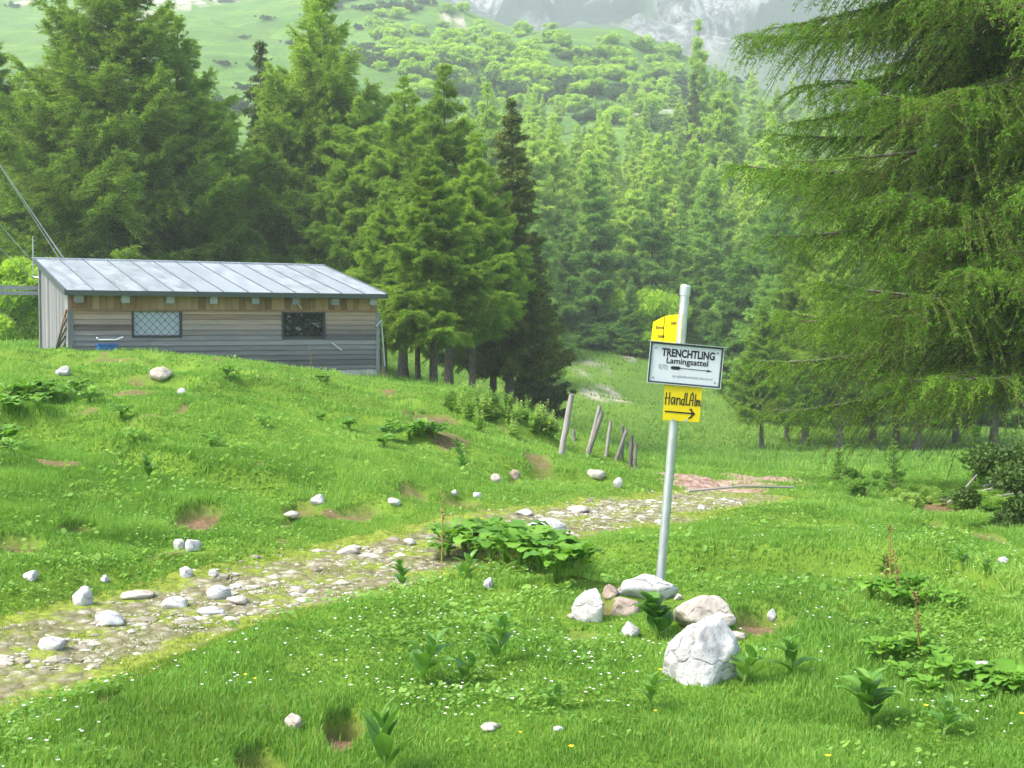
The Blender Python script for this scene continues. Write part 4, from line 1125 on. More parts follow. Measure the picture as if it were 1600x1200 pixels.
# ---------------------------------------------------------------- rocks
def ico(sub):
    import bmesh
    b = bmesh.new(); bmesh.ops.create_icosphere(b, subdivisions=sub, radius=1)
    v = np.array([q.co[:] for q in b.verts]); f = np.array([[q.index for q in p.verts] for p in b.faces]); b.free(); return v, f
ICO = {k: ico(k) for k in (1, 2, 3, 4, 5)}
def rock_v(seed, sub, ang=.5, ncut=10):
    v, f = ICO[sub]; v = v.copy(); rng = np.random.default_rng(seed)
    for _ in range(ncut):
        d = rng.normal(size=3); d /= np.linalg.norm(d); lim = rng.uniform(.58, .9)
        k = v @ d; m = k > lim
        v[m] -= d * ((k[m] - lim) * (.45 + ang * .5))[:, None]
    n = fbm(v[:, 0] * 1.7 + seed, v[:, 1] * 1.7 + v[:, 2] * 1.3, seed, 4) * .22 + fbm(v[:, 0] * 6 + v[:, 2] * 5, v[:, 1] * 6 - v[:, 2] * 4, seed + 5, 3) * .05
    return v * (1 + n)[:, None], f
G1 = 'rocks piled around the signpost foot'
CLEAR = []
def rock(px, py, wpx, hpx, mat, lab, seed, ang=.6, depth=.8, rz=0, sub=4, cat='rock', group=None, nm='rock', shape=None, sink=.22):
    x, y = hit(px, py, H); k = y / 2000
    if group != G1: wpx *= 1.2; hpx *= 1.3
    CLEAR.append((x, y - .02, wpx * k * .62))
    wx, hz = wpx * k / 2, hpx * k
    v, f = rock_v(seed, sub, ang)
    v = v / np.abs(v).max(0)
    v = v * np.array([wx, max(wx, hz * .5) * depth, hz / (2 - 2 * sink)])
    v[:, 2] += hz / (2 - 2 * sink) * (1 - 2 * sink)
    if shape: v = shape(v, wx, hz)
    if rz:
        c, s_ = math.cos(rz), math.sin(rz); v = v @ np.array([[c, s_, 0], [-s_, c, 0], [0, 0, 1]])
    me = mesh_np(nm, v, f, M[mat], True)
    yy = y + wx * depth * .5
    o = obj(nm, me, None, (x * yy / y, yy, gz(x, y))); tag(o, lab, cat, group); return o
def boulder_shape(v, w, h):
    t = np.clip(v[:, 2] / h, 0, 1)
    v[:, 0] *= 1.0 - .28 * t ** 1.3; v[:, 0] += w * .12 * t ; v[:, 1] *= 1 - .3 * t
    return v
rock(1094, 1066, 134, 106, 'white_stone', 'large white boulder with dark cracks, in front of the signpost', 12, .75, .75, sub=5, cat='boulder', group=G1, nm='boulder', shape=boulder_shape, sink=.4)
rock(1101, 984, 100, 52, 'tan_stone', 'smooth tan boulder behind the white one, right of the pole', 23, .5, .8, sub=4, cat='boulder', group=G1, nm='boulder')
rock(1010, 937, 104, 42, 'white_stone', 'long white rock lying behind the foot of the pole', 31, .6, .55, group=G1)
rock(922, 973, 58, 54, 'white_stone', 'angular white rock at the left end of the pile', 44, .9, .7, group=G1, rz=-.3)
rock(973, 962, 58, 27, 'brown_stone', 'flat reddish-brown rock between the white ones', 52, .9, .7, group=G1)
rock(953, 936, 26, 20, 'brown_stone', 'small brown rock on top of the left end of the pile', 61, .8, .9, sub=3, group=G1)
rock(984, 994, 32, 22, 'white_stone', 'small pale rock left of the broad-leaved plant in the pile', 72, .8, .8, sub=3, group=G1)
rock(1036, 934, 22, 14, 'white_stone', 'small white rock touching the foot of the pole', 83, .7, .8, sub=3, group=G1)
rock(1060, 938, 14, 10, 'tan_stone', 'little tan rock right of the pole foot', 86, .7, .8, sub=3, group=G1)
rock(1018, 946, 18, 12, 'white_stone', 'small white rock under the leaves before the pole', 87, .7, .8, sub=3, group=G1)
rock(1150, 1000, 34, 12, 'tan_stone', 'flat grey rock sticking out right of the white boulder', 94, .9, .8, sub=3, group=G1)
rock(892, 968, 16, 9, 'tan_stone', 'little rock in the grass left of the rock pile', 97, .8, .8, sub=3, group=G1)
for i, (px, py, w_, h_, mt, lb) in enumerate((
    (99, 588, 22, 14, 'white_stone', 'bright white rock on the crest below the blue tub'),
    (252, 594, 30, 15, 'tan_stone', 'pinkish-grey rock on the crest below the curtained window'),
    (285, 617, 14, 8, 'white_stone', 'small pale rock just below the pinkish-grey one'),
    (282, 858, 18, 12, 'white_stone', 'left one of two white rocks touching on the bank above the path'),
    (301, 862, 22, 16, 'white_stone', 'right one of two white rocks touching on the bank above the path'),
    (130, 948, 32, 24, 'white_stone', 'roundish white rock on the grassy edge at the upper left side of the path'),
    (172, 977, 46, 18, 'white_stone', 'broad white rock embedded in the path below the roundish edge rock'),
    (84, 1018, 42, 18, 'white_stone', 'white rock embedded in the path nearest the left picture edge'),
    (275, 953, 38, 15, 'white_stone', 'low white rock in the middle of the path'),
    (342, 937, 34, 17, 'white_stone', 'rock with a dark shaded side in the middle of the path'),
    (291, 903, 20, 14, 'white_stone', 'pointed white rock on the upper edge of the path'),
    (334, 903, 15, 10, 'white_stone', 'small round rock right of the pointed one at the path edge'),
    (164, 911, 14, 9, 'white_stone', 'small white rock in the grass left above the path'),
    (48, 906, 20, 12, 'white_stone', 'pale rock half sunk in the grass near the left picture edge'),
    (497, 790, 20, 13, 'white_stone', 'white rock beside the dark earth hollow on the bank'),
    (617, 790, 24, 10, 'white_stone', 'elongated white rock lying askew on the bank'),
    (775, 754, 14, 10, 'tan_stone', 'grey rock on the bank left of a brownish one'),
    (804, 750, 16, 12, 'brown_stone', 'brownish rock on the bank below the leafy weeds'),
    (710, 775, 10, 7, 'white_stone', 'tiny white rock on the bank above the path'),
    (746, 778, 12, 8, 'white_stone', 'small white rock by an earth patch above the path'),
    (965, 763, 14, 13, 'white_stone', 'roundish white rock on the bank below the last fence posts'),
    (930, 750, 28, 11, 'tan_stone', 'flat grey rock left of the roundish one below the fence posts'),
    (733, 835, 17, 13, 'white_stone', 'round white rock at the path edge behind the dock leaves'),
    (853, 838, 56, 21, 'white_stone', 'long white boulder behind the dock patch beside the path'),
    (1207, 976, 17, 14, 'white_stone', 'small white rock by the earth patch right of the tan boulder'),
    (1567, 880, 14, 8, 'white_stone', 'small white rock in the lawn near the right picture edge'),
    (459, 1142, 26, 20, 'tan_stone', 'rounded grey rock beside the bare soil at the bottom'),
    (768, 1143, 30, 9, 'tan_stone', 'flat pale rock barely showing in the bottom grass'),
    (872, 1145, 16, 7, 'white_stone', 'tiny pale rock right of the flat one in the bottom grass'),
    (1535, 1050, 30, 12, 'white_stone', 'pale rock between the broad leaves near the right edge'),
    (763, 920, 14, 12, 'white_stone', 'small rock under the front of the dock patch'),
    (1096, 797, 12, 6, 'white_stone', 'small pale rock in the lawn right of the pole, below the red scree'),
    (455, 812, 22, 9, 'tan_stone', 'grey rock at the lower lip of an earth hollow on the bank'),
    (640, 852, 16, 8, 'white_stone', 'pale stone near the far side of the path'),
    (215, 936, 46, 9, 'tan_stone', 'flat slab along the upper side of the path'),
    (330, 962, 40, 10, 'white_stone', 'flat pale slab near the lower side of the path'),
    (370, 945, 30, 10, 'tan_stone', 'low grey slab right of the dark-sided rock'),
    (545, 868, 34, 9, 'tan_stone', 'low slab in the path before it passes the dock patch'),
    (905, 801, 34, 8, 'tan_stone', 'wide pale slab in the far path left of the pole'),
    (820, 806, 26, 8, 'white_stone', 'pale slab in the far path behind the long white boulder'))):
    rock(px, py, w_, h_, mt, lb, 200 + i * 7, .7 if i % 3 else .9, .8, (i % 5 - 2) * .2, 3, group='single rocks in the grass and on the path')

# small loose stones of the track
rg = np.random.default_rng(12)
def stones(n, nm, lab, area):
    V, F, T_ = [], [], []; nv = 0; k = 0
    bases = [rock_v(600 + i, 1, .8, 6) for i in range(12)]
    s_ = rg.random(n * 3) ; t_ = rg.normal(size=n * 3) * .42
    i_ = s_ ** .9 * 199
    cx = np.interp(i_, np.arange(200), PCX); cyy = np.interp(i_, np.arange(200), PCY); cw = np.interp(i_, np.arange(200), PCW)
    gx_ = np.gradient(PCX); gy_ = np.gradient(PCY); gl = np.hypot(gx_, gy_)
    nxx = np.interp(i_, np.arange(200), -gy_ / gl); nyy = np.interp(i_, np.arange(200), gx_ / gl)
    x = cx + nxx * cw * t_; y = cyy + nyy * cw * t_
    dens = smooth(-.1, .3, fbm(x * 1.1, y * 1.1, 301, 3) + .12 * np.exp(-((np.abs(t_) - .38) / .2) ** 2)) * (1 - .8 * smooth(.85, 1, s_)) * (np.abs(t_) < 1.15)
    keep = np.where(rg.random(n * 3) < dens)[0][:n]
    x, y = x[keep], y[keep]; z = H(x, y)
    for i in range(len(x)):
        v, f = bases[rg.integers(12)]
        r = min(.008 + rg.pareto(2.6) * .009, .055)
        a = rg.uniform(0, 6.28); c, s__ = math.cos(a), math.sin(a)
        q = v * np.array([r * rg.uniform(.9, 1.7), r, r * rg.uniform(.35, .7)])
        q = q @ np.array([[c, s__, 0], [-s__, c, 0], [0, 0, 1]])
        q = q + [x[i], y[i], z[i] - r * .08]
        V.append(q); F.append(f + nv); T_.append(np.full(len(q), rg.random())); nv += len(q)
    me = mesh_np(nm, np.concatenate(V), np.concatenate(F), M['gravel'], False, {'tone': np.concatenate(T_)})
    tag(obj(nm, me), lab, 'loose stones', kind='stuff')
stones(8000, 'loose_stones', 'loose pale stones strewn along the track', None)

# ---------------------------------------------------------------- broad-leaved plants
def leaf_grid(L, W, bend, fold, wave, heart=.0, nu=9, nv=5, rng=None, tilt=.9, az=0, base=(0, 0, 0), stalk=0, ribs=0):
    """a curved leaf blade that starts at base, goes out along azimuth az, initial elevation tilt"""
    u = np.linspace(0, 1, nu); vv = np.linspace(-1, 1, nv)
    ang = tilt - bend * u ** 1.2
    ds = L / (nu - 1)
    px_ = np.r_[0, np.cumsum(np.cos(ang[:-1]) * ds)]; pz_ = np.r_[0, np.cumsum(np.sin(ang[:-1]) * ds)]
    wd = W * (np.sin(np.clip(u, 0, 1) ** (.62 if heart else .8) * PI) ** (.6 if heart else .8)) ; wd[0] = W * (.35 if heart else .12); wd[-1] = .004
    U, Vv = np.meshgrid(np.arange(nu), vv, indexing='ij')
    ww = wd[U] * Vv
    zz = fold * np.abs(ww) + wave * np.sin(U * 1.9 + Vv * 2.5) * np.abs(Vv) + ribs * np.abs(np.sin(Vv * 6)) * wd[U]
    nx_, nz_ = -np.sin(ang)[U], np.cos(ang)[U]
    X = px_[U] + nx_ * zz - (heart * W * .5 * np.abs(Vv) * (U == 0)); Y = ww; Zz = pz_[U] + nz_ * zz
    c, s_ = math.cos(az), math.sin(az)
    P = np.stack([base[0] + X * c - Y * s_, base[1] + X * s_ + Y * c, base[2] + Zz], -1).reshape(-1, 3)
    i0 = (np.arange(nu - 1)[:, None] * nv + np.arange(nv - 1)[None]).ravel()
    return P, np.stack([i0, i0 + 1, i0 + nv + 1, i0 + nv], 1)

def dock(seed, n=9, size=.16, hgt=.16):
    rng = np.random.default_rng(seed); V, F, T_ = [], [], []; nv = 0; st = MB()
    for i in range(n):
        az = i * 2.4 + rng.normal() * .3; q = rng.uniform(.6, 1.15)
        h = hgt * rng.uniform(.5, 1.2); rad = size * rng.uniform(.25, .7)
        b = (math.cos(az) * rad, math.sin(az) * rad, h)
        st.tube([(0, 0, -.03), (b[0] * .35, b[1] * .35, h * .6), b], [.006, .005, .004], 5, tone=.6)
        P, f = leaf_grid(size * q * 1.15, size * q * .48, rng.uniform(.6, 1.5), rng.uniform(-.1, .35), size * .06, 1.0, tilt=rng.uniform(.15, .9), az=az + rng.normal() * .3, base=b)
        V.append(P); F.append(f + nv); T_.append(np.full(len(P), np.clip(rng.normal() * .22 + .5, 0, 1))); nv += len(P)
    return st.mesh('dock_stalks', M['weed'], True), mesh_np('dock_leaves', np.concatenate(V), np.concatenate(F), M['dock'], True, {'tone': np.concatenate(T_)})
def hellebore(seed, n=9, h=.22, L=.17, W=.04, spread=1.0):
    rng = np.random.default_rng(seed); V, F, T_ = [], [], []; nv = 0; st = MB()
    lean = rng.normal(size=2) * .04
    st.tube([(0, 0, -.03), (lean[0] * .4, lean[1] * .4, h * .5), (lean[0], lean[1], h)], [.010, .009, .005], 6, tone=.7)
    for i in range(n):
        t = (i + .5) / n; az = i * 2.4 + rng.normal() * .25; q = rng.uniform(.8, 1.15) * (1.1 - .45 * t)
        b = (lean[0] * t, lean[1] * t, h * (.12 + .86 * t))
        P, f = leaf_grid(L * q, W * q * rng.uniform(.85, 1.2), rng.uniform(.7, 1.6) * spread, .35, .002, 0, nv=9, tilt=rng.uniform(.75, 1.25) + .15 * t, az=az, base=b, ribs=.12)
        V.append(P); F.append(f + nv); T_.append(np.full(len(P), np.clip(rng.normal() * .2 + .5, 0, 1))); nv += len(P)
    return st.mesh('hellebore_stem', M['weed'], True), mesh_np('hellebore_leaves', np.concatenate(V), np.concatenate(F), M['hellebore'], True, {'tone': np.concatenate(T_)})
PM = {}
for i in range(4): PM['dock%d' % i] = dock(700 + i, 13 + i * 2, .105 + .008 * i, .17)
for i in range(4): PM['hel%d' % i] = hellebore(720 + i, 8 + i, .16 + .03 * i, .17, .036)
PM['hero'] = hellebore(731, 15, .20, .155, .058, .8)
PM['big'] = hellebore(732, 16, .22, .22, .05, .9)
PM['upright'] = hellebore(733, 9, .22, .19, .034, .35)
def weed(seed, h=.8):
    rng = np.random.default_rng(seed); V, F, T_ = [], [], []; nv = 0; st = MB()
    for k in range(5):
        a = rng.uniform(0, 6.28); r = rng.uniform(.02, .2); hh = h * rng.uniform(.65, 1.05)
        top = (math.cos(a) * r * 1.6, math.sin(a) * r * 1.6, hh)
        st.tube([(math.cos(a) * r * .4, math.sin(a) * r * .4, -.04), (math.cos(a) * r, math.sin(a) * r, hh * .5), top], [.008, .006, .003], 5, tone=.6)
        for i in range(15):
            t = .12 + .88 * i / 15; az = i * 2.4 + rng.normal() * .3
            b = (math.cos(a) * r * (.4 + 1.2 * t), math.sin(a) * r * (.4 + 1.2 * t), hh * t)
            L = .20 * (1.15 - .8 * t) * rng.uniform(.8, 1.2)
            P, f = leaf_grid(L, L * .3, rng.uniform(.5, 1.3), .2, .004, .6, nu=6, tilt=rng.uniform(.2, .8), az=az, base=b)
            V.append(P); F.append(f + nv); T_.append(np.full(len(P), np.clip(rng.normal() * .2 + .45 + .25 * t, 0, 1))); nv += len(P)
    return st.mesh('weed_stems', M['weed'], True), mesh_np('weed_leaves', np.concatenate(V), np.concatenate(F), M['weed'], True, {'tone': np.concatenate(T_)})
for i in range(3): PM['weed%d' % i] = weed(740 + i)
def put(nm, key, px, py, s, lab, cat, grp, Y0=3.5):
    x, y = hit(px, py, H, Y0)
    o = empty(nm, (x, y, gz(x, y)), random.uniform(0, 6.28)); o.scale = (s, s, s)
    for pn, me in zip(('stem', 'leaves'), PM[key]): obj(pn, me, o)
    tag(o, lab, cat, grp); return o
put('hellebore', 'hero', 1030, 1000, 1.0, 'broad-leaved plant growing among the rocks at the signpost foot', 'leafy plant', 'white hellebore plants')
put('hellebore', 'big', 1360, 1138, .9, 'largest broad-leaved rosette, alone in the lower right grass', 'leafy plant', 'white hellebore plants')
put('hellebore', 'upright', 605, 1218, .95, 'bright upright plant cut by the bottom picture edge', 'leafy plant', 'white hellebore plants')
for px, py, s, k, lb in (
    (1238, 1062, .8, 2, 'plant with arching leaves right of the white boulder'), (1160, 1070, .85, 0, 'plant with one round leaf touching the white boulder on its right'),
    (655, 1070, 1.0, 1, 'arching plant in the grass left of centre below the path'), (725, 1068, .65, 0, 'smaller plant directly right of the arching plant'),
    (775, 1040, .8, 3, 'plant with thin leaves in the middle grass among white flowers'), (722, 912, .8, 1, 'yellow-green plant in front of the dock patch'),
    (630, 920, .7, 2, 'dark green plant between the path edge and the dock patch'), (1015, 1102, .6, 0, 'small plant in the grass below left of the white boulder'),
    (1385, 898, .55, 2, 'small plant with a light top in the right lawn'), (1505, 888, .6, 1, 'small plant in the lawn near the right edge, behind the docks'),
    (1540, 902, .5, 0, 'little plant right of the small plants behind the docks'), (232, 752, .8, 3, 'single tall narrow plant on the left bank'),
    (716, 712, .8, 2, 'narrow plant on the bank left of the leafy weeds'), (720, 738, .9, 1, 'dark plant just below the narrow plant on the bank'),
    (862, 1110, .5, 0, 'tiny leafy rosette in the bottom centre grass'), (1475, 1150, .6, 1, 'low plant right of the largest rosette')):
    put('hellebore', 'hel%d' % k, px, py, s, lb, 'leafy plant', 'white hellebore plants')
DG = {'a': ('dock plant in the dense patch beside the path left of the signpost', 'dock patch beside the path'),
      'b': ('dock plant with reddish dead leaves in the right lawn', 'dock patch in the right lawn'),
      'c': ('dock plant in the low row above the largest rosette', 'dock row above the largest rosette'),
      'd': ('dock plant at the far left of the bank below the hut', 'dock patch on the left bank'),
      'e': ('dock plant on the bank below the bare earth slope', 'docks below the earth slope'),
      'f': ('dock plant scattered on the bank below the hut wall', 'docks below the hut wall')}
rd_ = random.Random(17)
for px, py, g, s in [(700, 868, 'a', 1), (725, 862, 'a', 1.05), (752, 858, 'a', 1.1), (780, 862, 'a', 1.2), (806, 866, 'a', 1.2), (832, 868, 'a', 1.1), (858, 872, 'a', 1.2), (878, 878, 'a', 1.0), (790, 884, 'a', 1.2), (815, 893, 'a', 1.2), (845, 898, 'a', 1.1), (868, 906, 'a', 1.0), (768, 880, 'a', 1.1), (905, 912, 'a', .8), (740, 876, 'a', 1.0), (690, 876, 'a', .8), (880, 895, 'a', 1.0), (825, 878, 'a', 1.2),
                     (1362, 938, 'b', 1), (1385, 944, 'b', 1), (1410, 950, 'b', .9), (1440, 948, 'b', 1), (1470, 942, 'b', .9), (1490, 950, 'b', .8), (1425, 935, 'b', 1), (1405, 928, 'b', .9),
                     (1375, 1035, 'c', .9), (1402, 1032, 'c', .9), (1430, 1028, 'c', .9), (1465, 1040, 'c', .8), (1410, 1068, 'c', 1), (1480, 1072, 'c', 1), (1520, 1074, 'c', 1.1), (1550, 1078, 'c', 1.1), (1585, 1090, 'c', 1.2), (1600, 1066, 'c', .9), (1450, 1095, 'c', .8), (1530, 1100, 'c', .8),
                     (15, 628, 'd', 1.3), (40, 632, 'd', 1.4), (68, 622, 'd', 1.3), (95, 628, 'd', 1.5), (120, 620, 'd', 1.3), (60, 645, 'd', 1.2), (15, 648, 'd', 1.3), (140, 628, 'd', 1.2), (8, 700, 'd', 1.4), (20, 715, 'd', 1.2),
                     (608, 688, 'e', 1.3), (640, 690, 'e', 1.3), (660, 686, 'e', 1.5), (680, 688, 'e', 1.4), (600, 700, 'e', 1.0), (615, 676, 'e', 1.1),
                     (500, 596, 'f', 1.2), (508, 604, 'f', 1.2), (355, 590, 'f', 1.4), (372, 588, 'f', 1.3), (545, 672, 'f', 1.2), (500, 660, 'f', 1.1), (410, 665, 'f', 1.0), (330, 700, 'f', 1.2), (190, 655, 'f', 1.2), (210, 690, 'f', 1.1)]:
    put('dock_plant', 'dock%d' % rd_.randrange(4), px, py, s * {'a': .95, 'b': .6, 'c': .55, 'd': .8, 'e': .8, 'f': .65}.get(g, 1.0), DG[g][0], 'dock plant', DG[g][1])
# tall leafy weeds above the bank, left of the posts
for i in range(60):
    px = rd_.uniform(695, 868); lo = np.interp(px, [700, 760, 820, 868], [640, 685, 690, 690]); hi = np.interp(px, [700, 760, 820, 868], [628, 625, 640, 668])
    put('tall_weed', 'weed%d' % rd_.randrange(3), px, rd_.uniform(hi, lo), rd_.uniform(.35, .62), 'leafy weed in the tall clump between the earth slope and the fence posts', 'weed', 'tall weeds left of the fence posts', 12)
# reddish dead stalks
for px, py, h, lb in ((1392, 935, .42, 'tall reddish dead stalk standing in the right dock patch'), (1406, 940, .30, 'shorter reddish dead stalk in the right dock patch'), (1440, 1032, .33, 'reddish stalk in the low dock row'), (487, 592, .55, 'reddish stalk on the crest in front of the dark window'), (690, 905, .55, 'thin dry stalk left of the dock patch'), (1383, 930, .25, 'bent reddish stalk left of the tall one')):
    x, y = hit(px, py, H); o = empty('dead_stalk', (x, y, gz(x, y))); mb = MB(); lx = random.uniform(-.04, .04)
    mb.tube([(0, 0, -.03), (lx * .5, .01, h * .5), (lx, 0, h)], [.005, .004, .002], 5, tone=.5); mb.build('stem', M['stalk'], o)
    mb = MB(); 
    for k in range(26):
        t = .4 + .6 * random.random(); a = random.uniform(0, 6.28); r = random.uniform(.008, .022)
        b = Vector((lx * t, 0, h * t)); e = b + Vector((math.cos(a) * r, math.sin(a) * r, .012)); mb.tube([b, e], [.003, .0045], 4, tone=random.random())
    mb.build('seed_head', M['stalk'], o); tag(o, lb, 'dead stalk', 'reddish dead stalks')

# saplings, bushes and the bramble heap across the lawn on the right
def ppx(nm, key, px, py, s, lab, cat, grp, src, parts):
    x, y = hit(px, py, H, 9); plant_tree(nm, key, x, y, s, None, lab, cat, grp, parts=parts, src=src)
TC, SF = ('trunk', 'crown'), ('stems', 'foliage')
ppx('spruce_sapling', 'sapling', 1522, 752, .95, 'tallest young spruce with yellow-green tips, behind the bramble heap', 'sapling', 'young spruces beyond the lawn', TM, TC)
ppx('spruce_sapling', 'sapling', 1545, 770, .7, 'young spruce right below the tallest one', 'sapling', 'young spruces beyond the lawn', TM, TC)
ppx('spruce_sapling', 'sapling', 1310, 752, .45, 'small dark young spruce, leftmost beyond the lawn', 'sapling', 'young spruces beyond the lawn', TM, TC)
ppx('spruce_sapling', 'sapling', 1395, 770, .6, 'thin pale young spruce between the bushy one and the brambles', 'sapling', 'young spruces beyond the lawn', TM, TC)
ppx('bush', 'nearbush', 1332, 762, .55, 'bright bush on the far edge of the lawn', 'bush', 'bushes beyond the lawn', BM, SF)
ppx('bush', 'nearbush', 1350, 778, .5, 'dark green bush in front of the bright bush', 'bush', 'bushes beyond the lawn', BM, SF)
for px, py, s in ((1420, 792, .9), (1455, 785, 1.0), (1490, 790, 1.1), (1520, 795, 1.1), (1550, 800, 1.0), (1470, 772, .9), (1510, 776, 1.0), (1545, 784, .9), (1400, 780, .7), (1580, 800, 1.0), (1435, 776, .7)):
    ppx('bramble_bush', 'bramble', px, py, s * .38, 'low pale green bramble in the heap beyond the right lawn', 'bramble', 'brambles beyond the right lawn', BM, SF)
ppx('bush', 'darkbush', 1626, 824, .66, 'dark spruce bush cut by the right picture edge', 'bush', 'bushes beyond the lawn', BM, SF)
for i, (px, py, L, a, el) in enumerate(((1500, 800, .9, .2, .1), (1470, 792, .7, -.3, .15), (1535, 770, 1.1, .1, .2), (1555, 742, .9, .05, .02), (1480, 798, .5, .6, .3))):
    x, y = hit(px, py, H, 9); z = gz(x, y); mb = MB(); mb.tube([(0, 0, .1), (L * .5, a * L * .5, .15 + el * .3), (L, a * L, .15 + el)], [.02, .016, .008], 6, tone=.7)
    o = mb.build('dry_branch', M['post']); o.location = (x, y, z); tag(o, 'dry grey branch lying in the bramble heap', 'branch', 'dry branches in the bramble heap')
# barrier pole lying across the path end
a = hit(1075, 774, H, 9); b = hit(1240, 771, H, 9)
mb = MB(); mb.tube([(a[0], a[1], gz(*a) + .05), ((a[0] + b[0]) / 2, (a[1] + b[1]) / 2, gz((a[0] + b[0]) / 2, (a[1] + b[1]) / 2) + .10), (b[0], b[1], gz(*b) + .08)], [.014, .013, .012], 8, tone=1.4)
tag(mb.build('wooden_pole', M['post']), 'long pale wooden pole lying across the end of the path', 'pole')

# ---------------------------------------------------------------- grass
def grass_mesh(nm, n, y0, y1, u1, hgt, wpx, seed, mat, lab, accept, bend=.5, hmod=True, two=False):
    rng = np.random.default_rng(seed)
    v = rng.uniform(1 / y1, 1 / y0, n); y = 1 / v; x = rng.uniform(-u1, u1, n) * y
    k = rng.random(n) < accept(x, y)
    x, y = x[k], y[k]; n = len(x)
    z = H(x, y)
    tuft = fbm(x * 2.2, y * 2.2, 401, 3); t2 = fbm(x * .5, y * .5, 405, 3)
    h = hgt * rng.uniform(.5, 1.2, n) * np.maximum(1 + 1.5 * tuft * hmod + .8 * t2 * hmod, .38)
    for cx_r, cy_r, rr2 in CLEAR:
        m_ = np.hypot(x - cx_r, y - cy_r) < rr2 * 1.5 + .04
        h[m_] *= .6
    pd = path_d(x, y); h *= 1 - .62 * (1 - smooth(.75, 1.7, pd))
    h *= 1 + .012 * y
    w_ = wpx * y / 1280 * rng.uniform(.7, 1.3, n)
    a = rng.uniform(0, 2 * PI, n); la = a + rng.uniform(.6, 2.5, n); lean = np.abs(rng.normal(size=n)) * bend * h
    sx, sy = np.cos(a) * w_ / 2, np.sin(a) * w_ / 2
    lx, ly = np.cos(la) * lean, np.sin(la) * lean
    z0 = z - .012
    tone = np.clip(.5 + .75 * tuft + .5 * fbm(x * .35, y * .35, 410, 3) + .18 * rng.normal(size=n), 0, 1)
    if two:
        P = np.stack([np.stack([x - sx, y - sy, z0], 1), np.stack([x + sx, y + sy, z0], 1),
                      np.stack([x + sx * .8 + lx * .35, y + sy * .8 + ly * .35, z + h * .6], 1), np.stack([x - sx * .8 + lx * .35, y - sy * .8 + ly * .35, z + h * .6], 1),
                      np.stack([x + lx, y + ly, z + h * .97], 1)], 1).reshape(-1, 3)
        b = np.arange(n)[:, None] * 5
        F = [b + np.array([[3, 2, 4]]), b + np.array([[0, 1, 2, 3]])]; T_ = np.repeat(tone, 5)
    else:
        P = np.stack([np.stack([x - sx, y - sy, z0], 1), np.stack([x + sx, y + sy, z0], 1), np.stack([x + lx, y + ly, z + h], 1)], 1).reshape(-1, 3)
        F = [np.arange(3 * n).reshape(-1, 3)]; T_ = np.repeat(tone, 3)
    tag(obj(nm, mesh_np(nm, P, F, mat, True, {'tone': T_})), lab, 'grass', kind='stuff')
def acc(x, y):
    pd = path_d(x, y); d = dirt(x, y)
    return smooth(.72, 1.12, pd + fbm(x * 1.7, y * 1.7, 420, 3) * .5) * (1 - .99 * smooth(.03, .25, d)) * (1 - .95 * red(x, y)) * .999
def accp(x, y):
    pd = path_d(x, y)
    return (pd < 1.25) * (.22 + .78 * smooth(-.12, .16, fbm(x * 1.5, y * 1.5, 430, 4) + .28 * smooth(.45, 1.1, pd) + .12 * (pd < .2))) * (1 - red(x, y))
grass_mesh('meadow_grass', 680000, 3.0, 10, .76, .033, 1.35, 1, M['grass'], 'short lush grass in the nearest part of the meadow', acc, two=True)
grass_mesh('meadow_grass', 800000, 9, 34, .74, .040, 1.35, 2, M['grass'], 'grass on the bank and the lawn further back', acc)
grass_mesh('meadow_grass', 190000, 32, 110, .74, .09, 1.6, 3, M['grass'], 'distant meadow grass down in the valley', acc)
grass_mesh('dry_grass', 50000, 3.8, 30, .55, .05, 1.2, 14, M['grass_dry'], 'scattered yellow and dry grass stalks in the meadow', lambda x, y: acc(x, y) * smooth(-.15, .3, fbm(x * .8, y * .8, 470, 3)), bend=.6)
grass_mesh('path_grass', 240000, 5, 24, .5, .040, 1.5, 4, M['grass_dry'], 'short yellowish grass and moss between the path stones', accp, hmod=False)
# small round-leaved herbs between the grass
def herbs(n, seed, big=1.0, top=0.0):
    rng = np.random.default_rng(seed)
    y = 1 / rng.uniform(1 / 27, 1 / (3.8 if big < 1.5 else 6.5), n); x = rng.uniform(-.52, .52, n) * y
    k = rng.random(n) < acc(x, y) * smooth(-.1, .25, fbm(x * .9, y * .9, 440 + seed, 3) + (.05 if big < 1.5 else -.1))
    for cx_r, cy_r, rr2 in CLEAR: k &= np.hypot(x - cx_r, y - cy_r) > rr2 * 1.6 + .05
    if big > 1.5: k &= rng.random(len(x)) < np.where(y < 11, .2, .8)
    x, y = x[k], y[k]; n = len(x)
    z = H(x, y) + rng.uniform(.01, .055 + top, n); r = big * rng.uniform(.005, .011, n) * (1 + .04 * y)
    a = rng.uniform(0, 6.28, n); tx, ty = rng.normal(size=n) * .45, rng.normal(size=n) * .45
    P = []
    for j in range(5):
        t = a + j * 2 * PI / 5; cx, cyy = np.cos(t) * r, np.sin(t) * r * .8
        P.append(np.stack([x + cx, y + cyy, z + cx * tx + cyy * ty], 1))
    P = np.stack(P, 1).reshape(-1, 3)
    tone = np.clip(.55 + .3 * rng.normal(size=n), 0, 1)
    tag(obj('herb_leaves', mesh_np('herb_leaves', P, np.arange(5 * n).reshape(-1, 5), M['grass'], False, {'tone': np.repeat(tone, 5)})), 'small round-leaved herbs between the grass blades', 'herbs', kind='stuff')
herbs(110000, 9)
herbs(34000, 19, 1.7, .04)
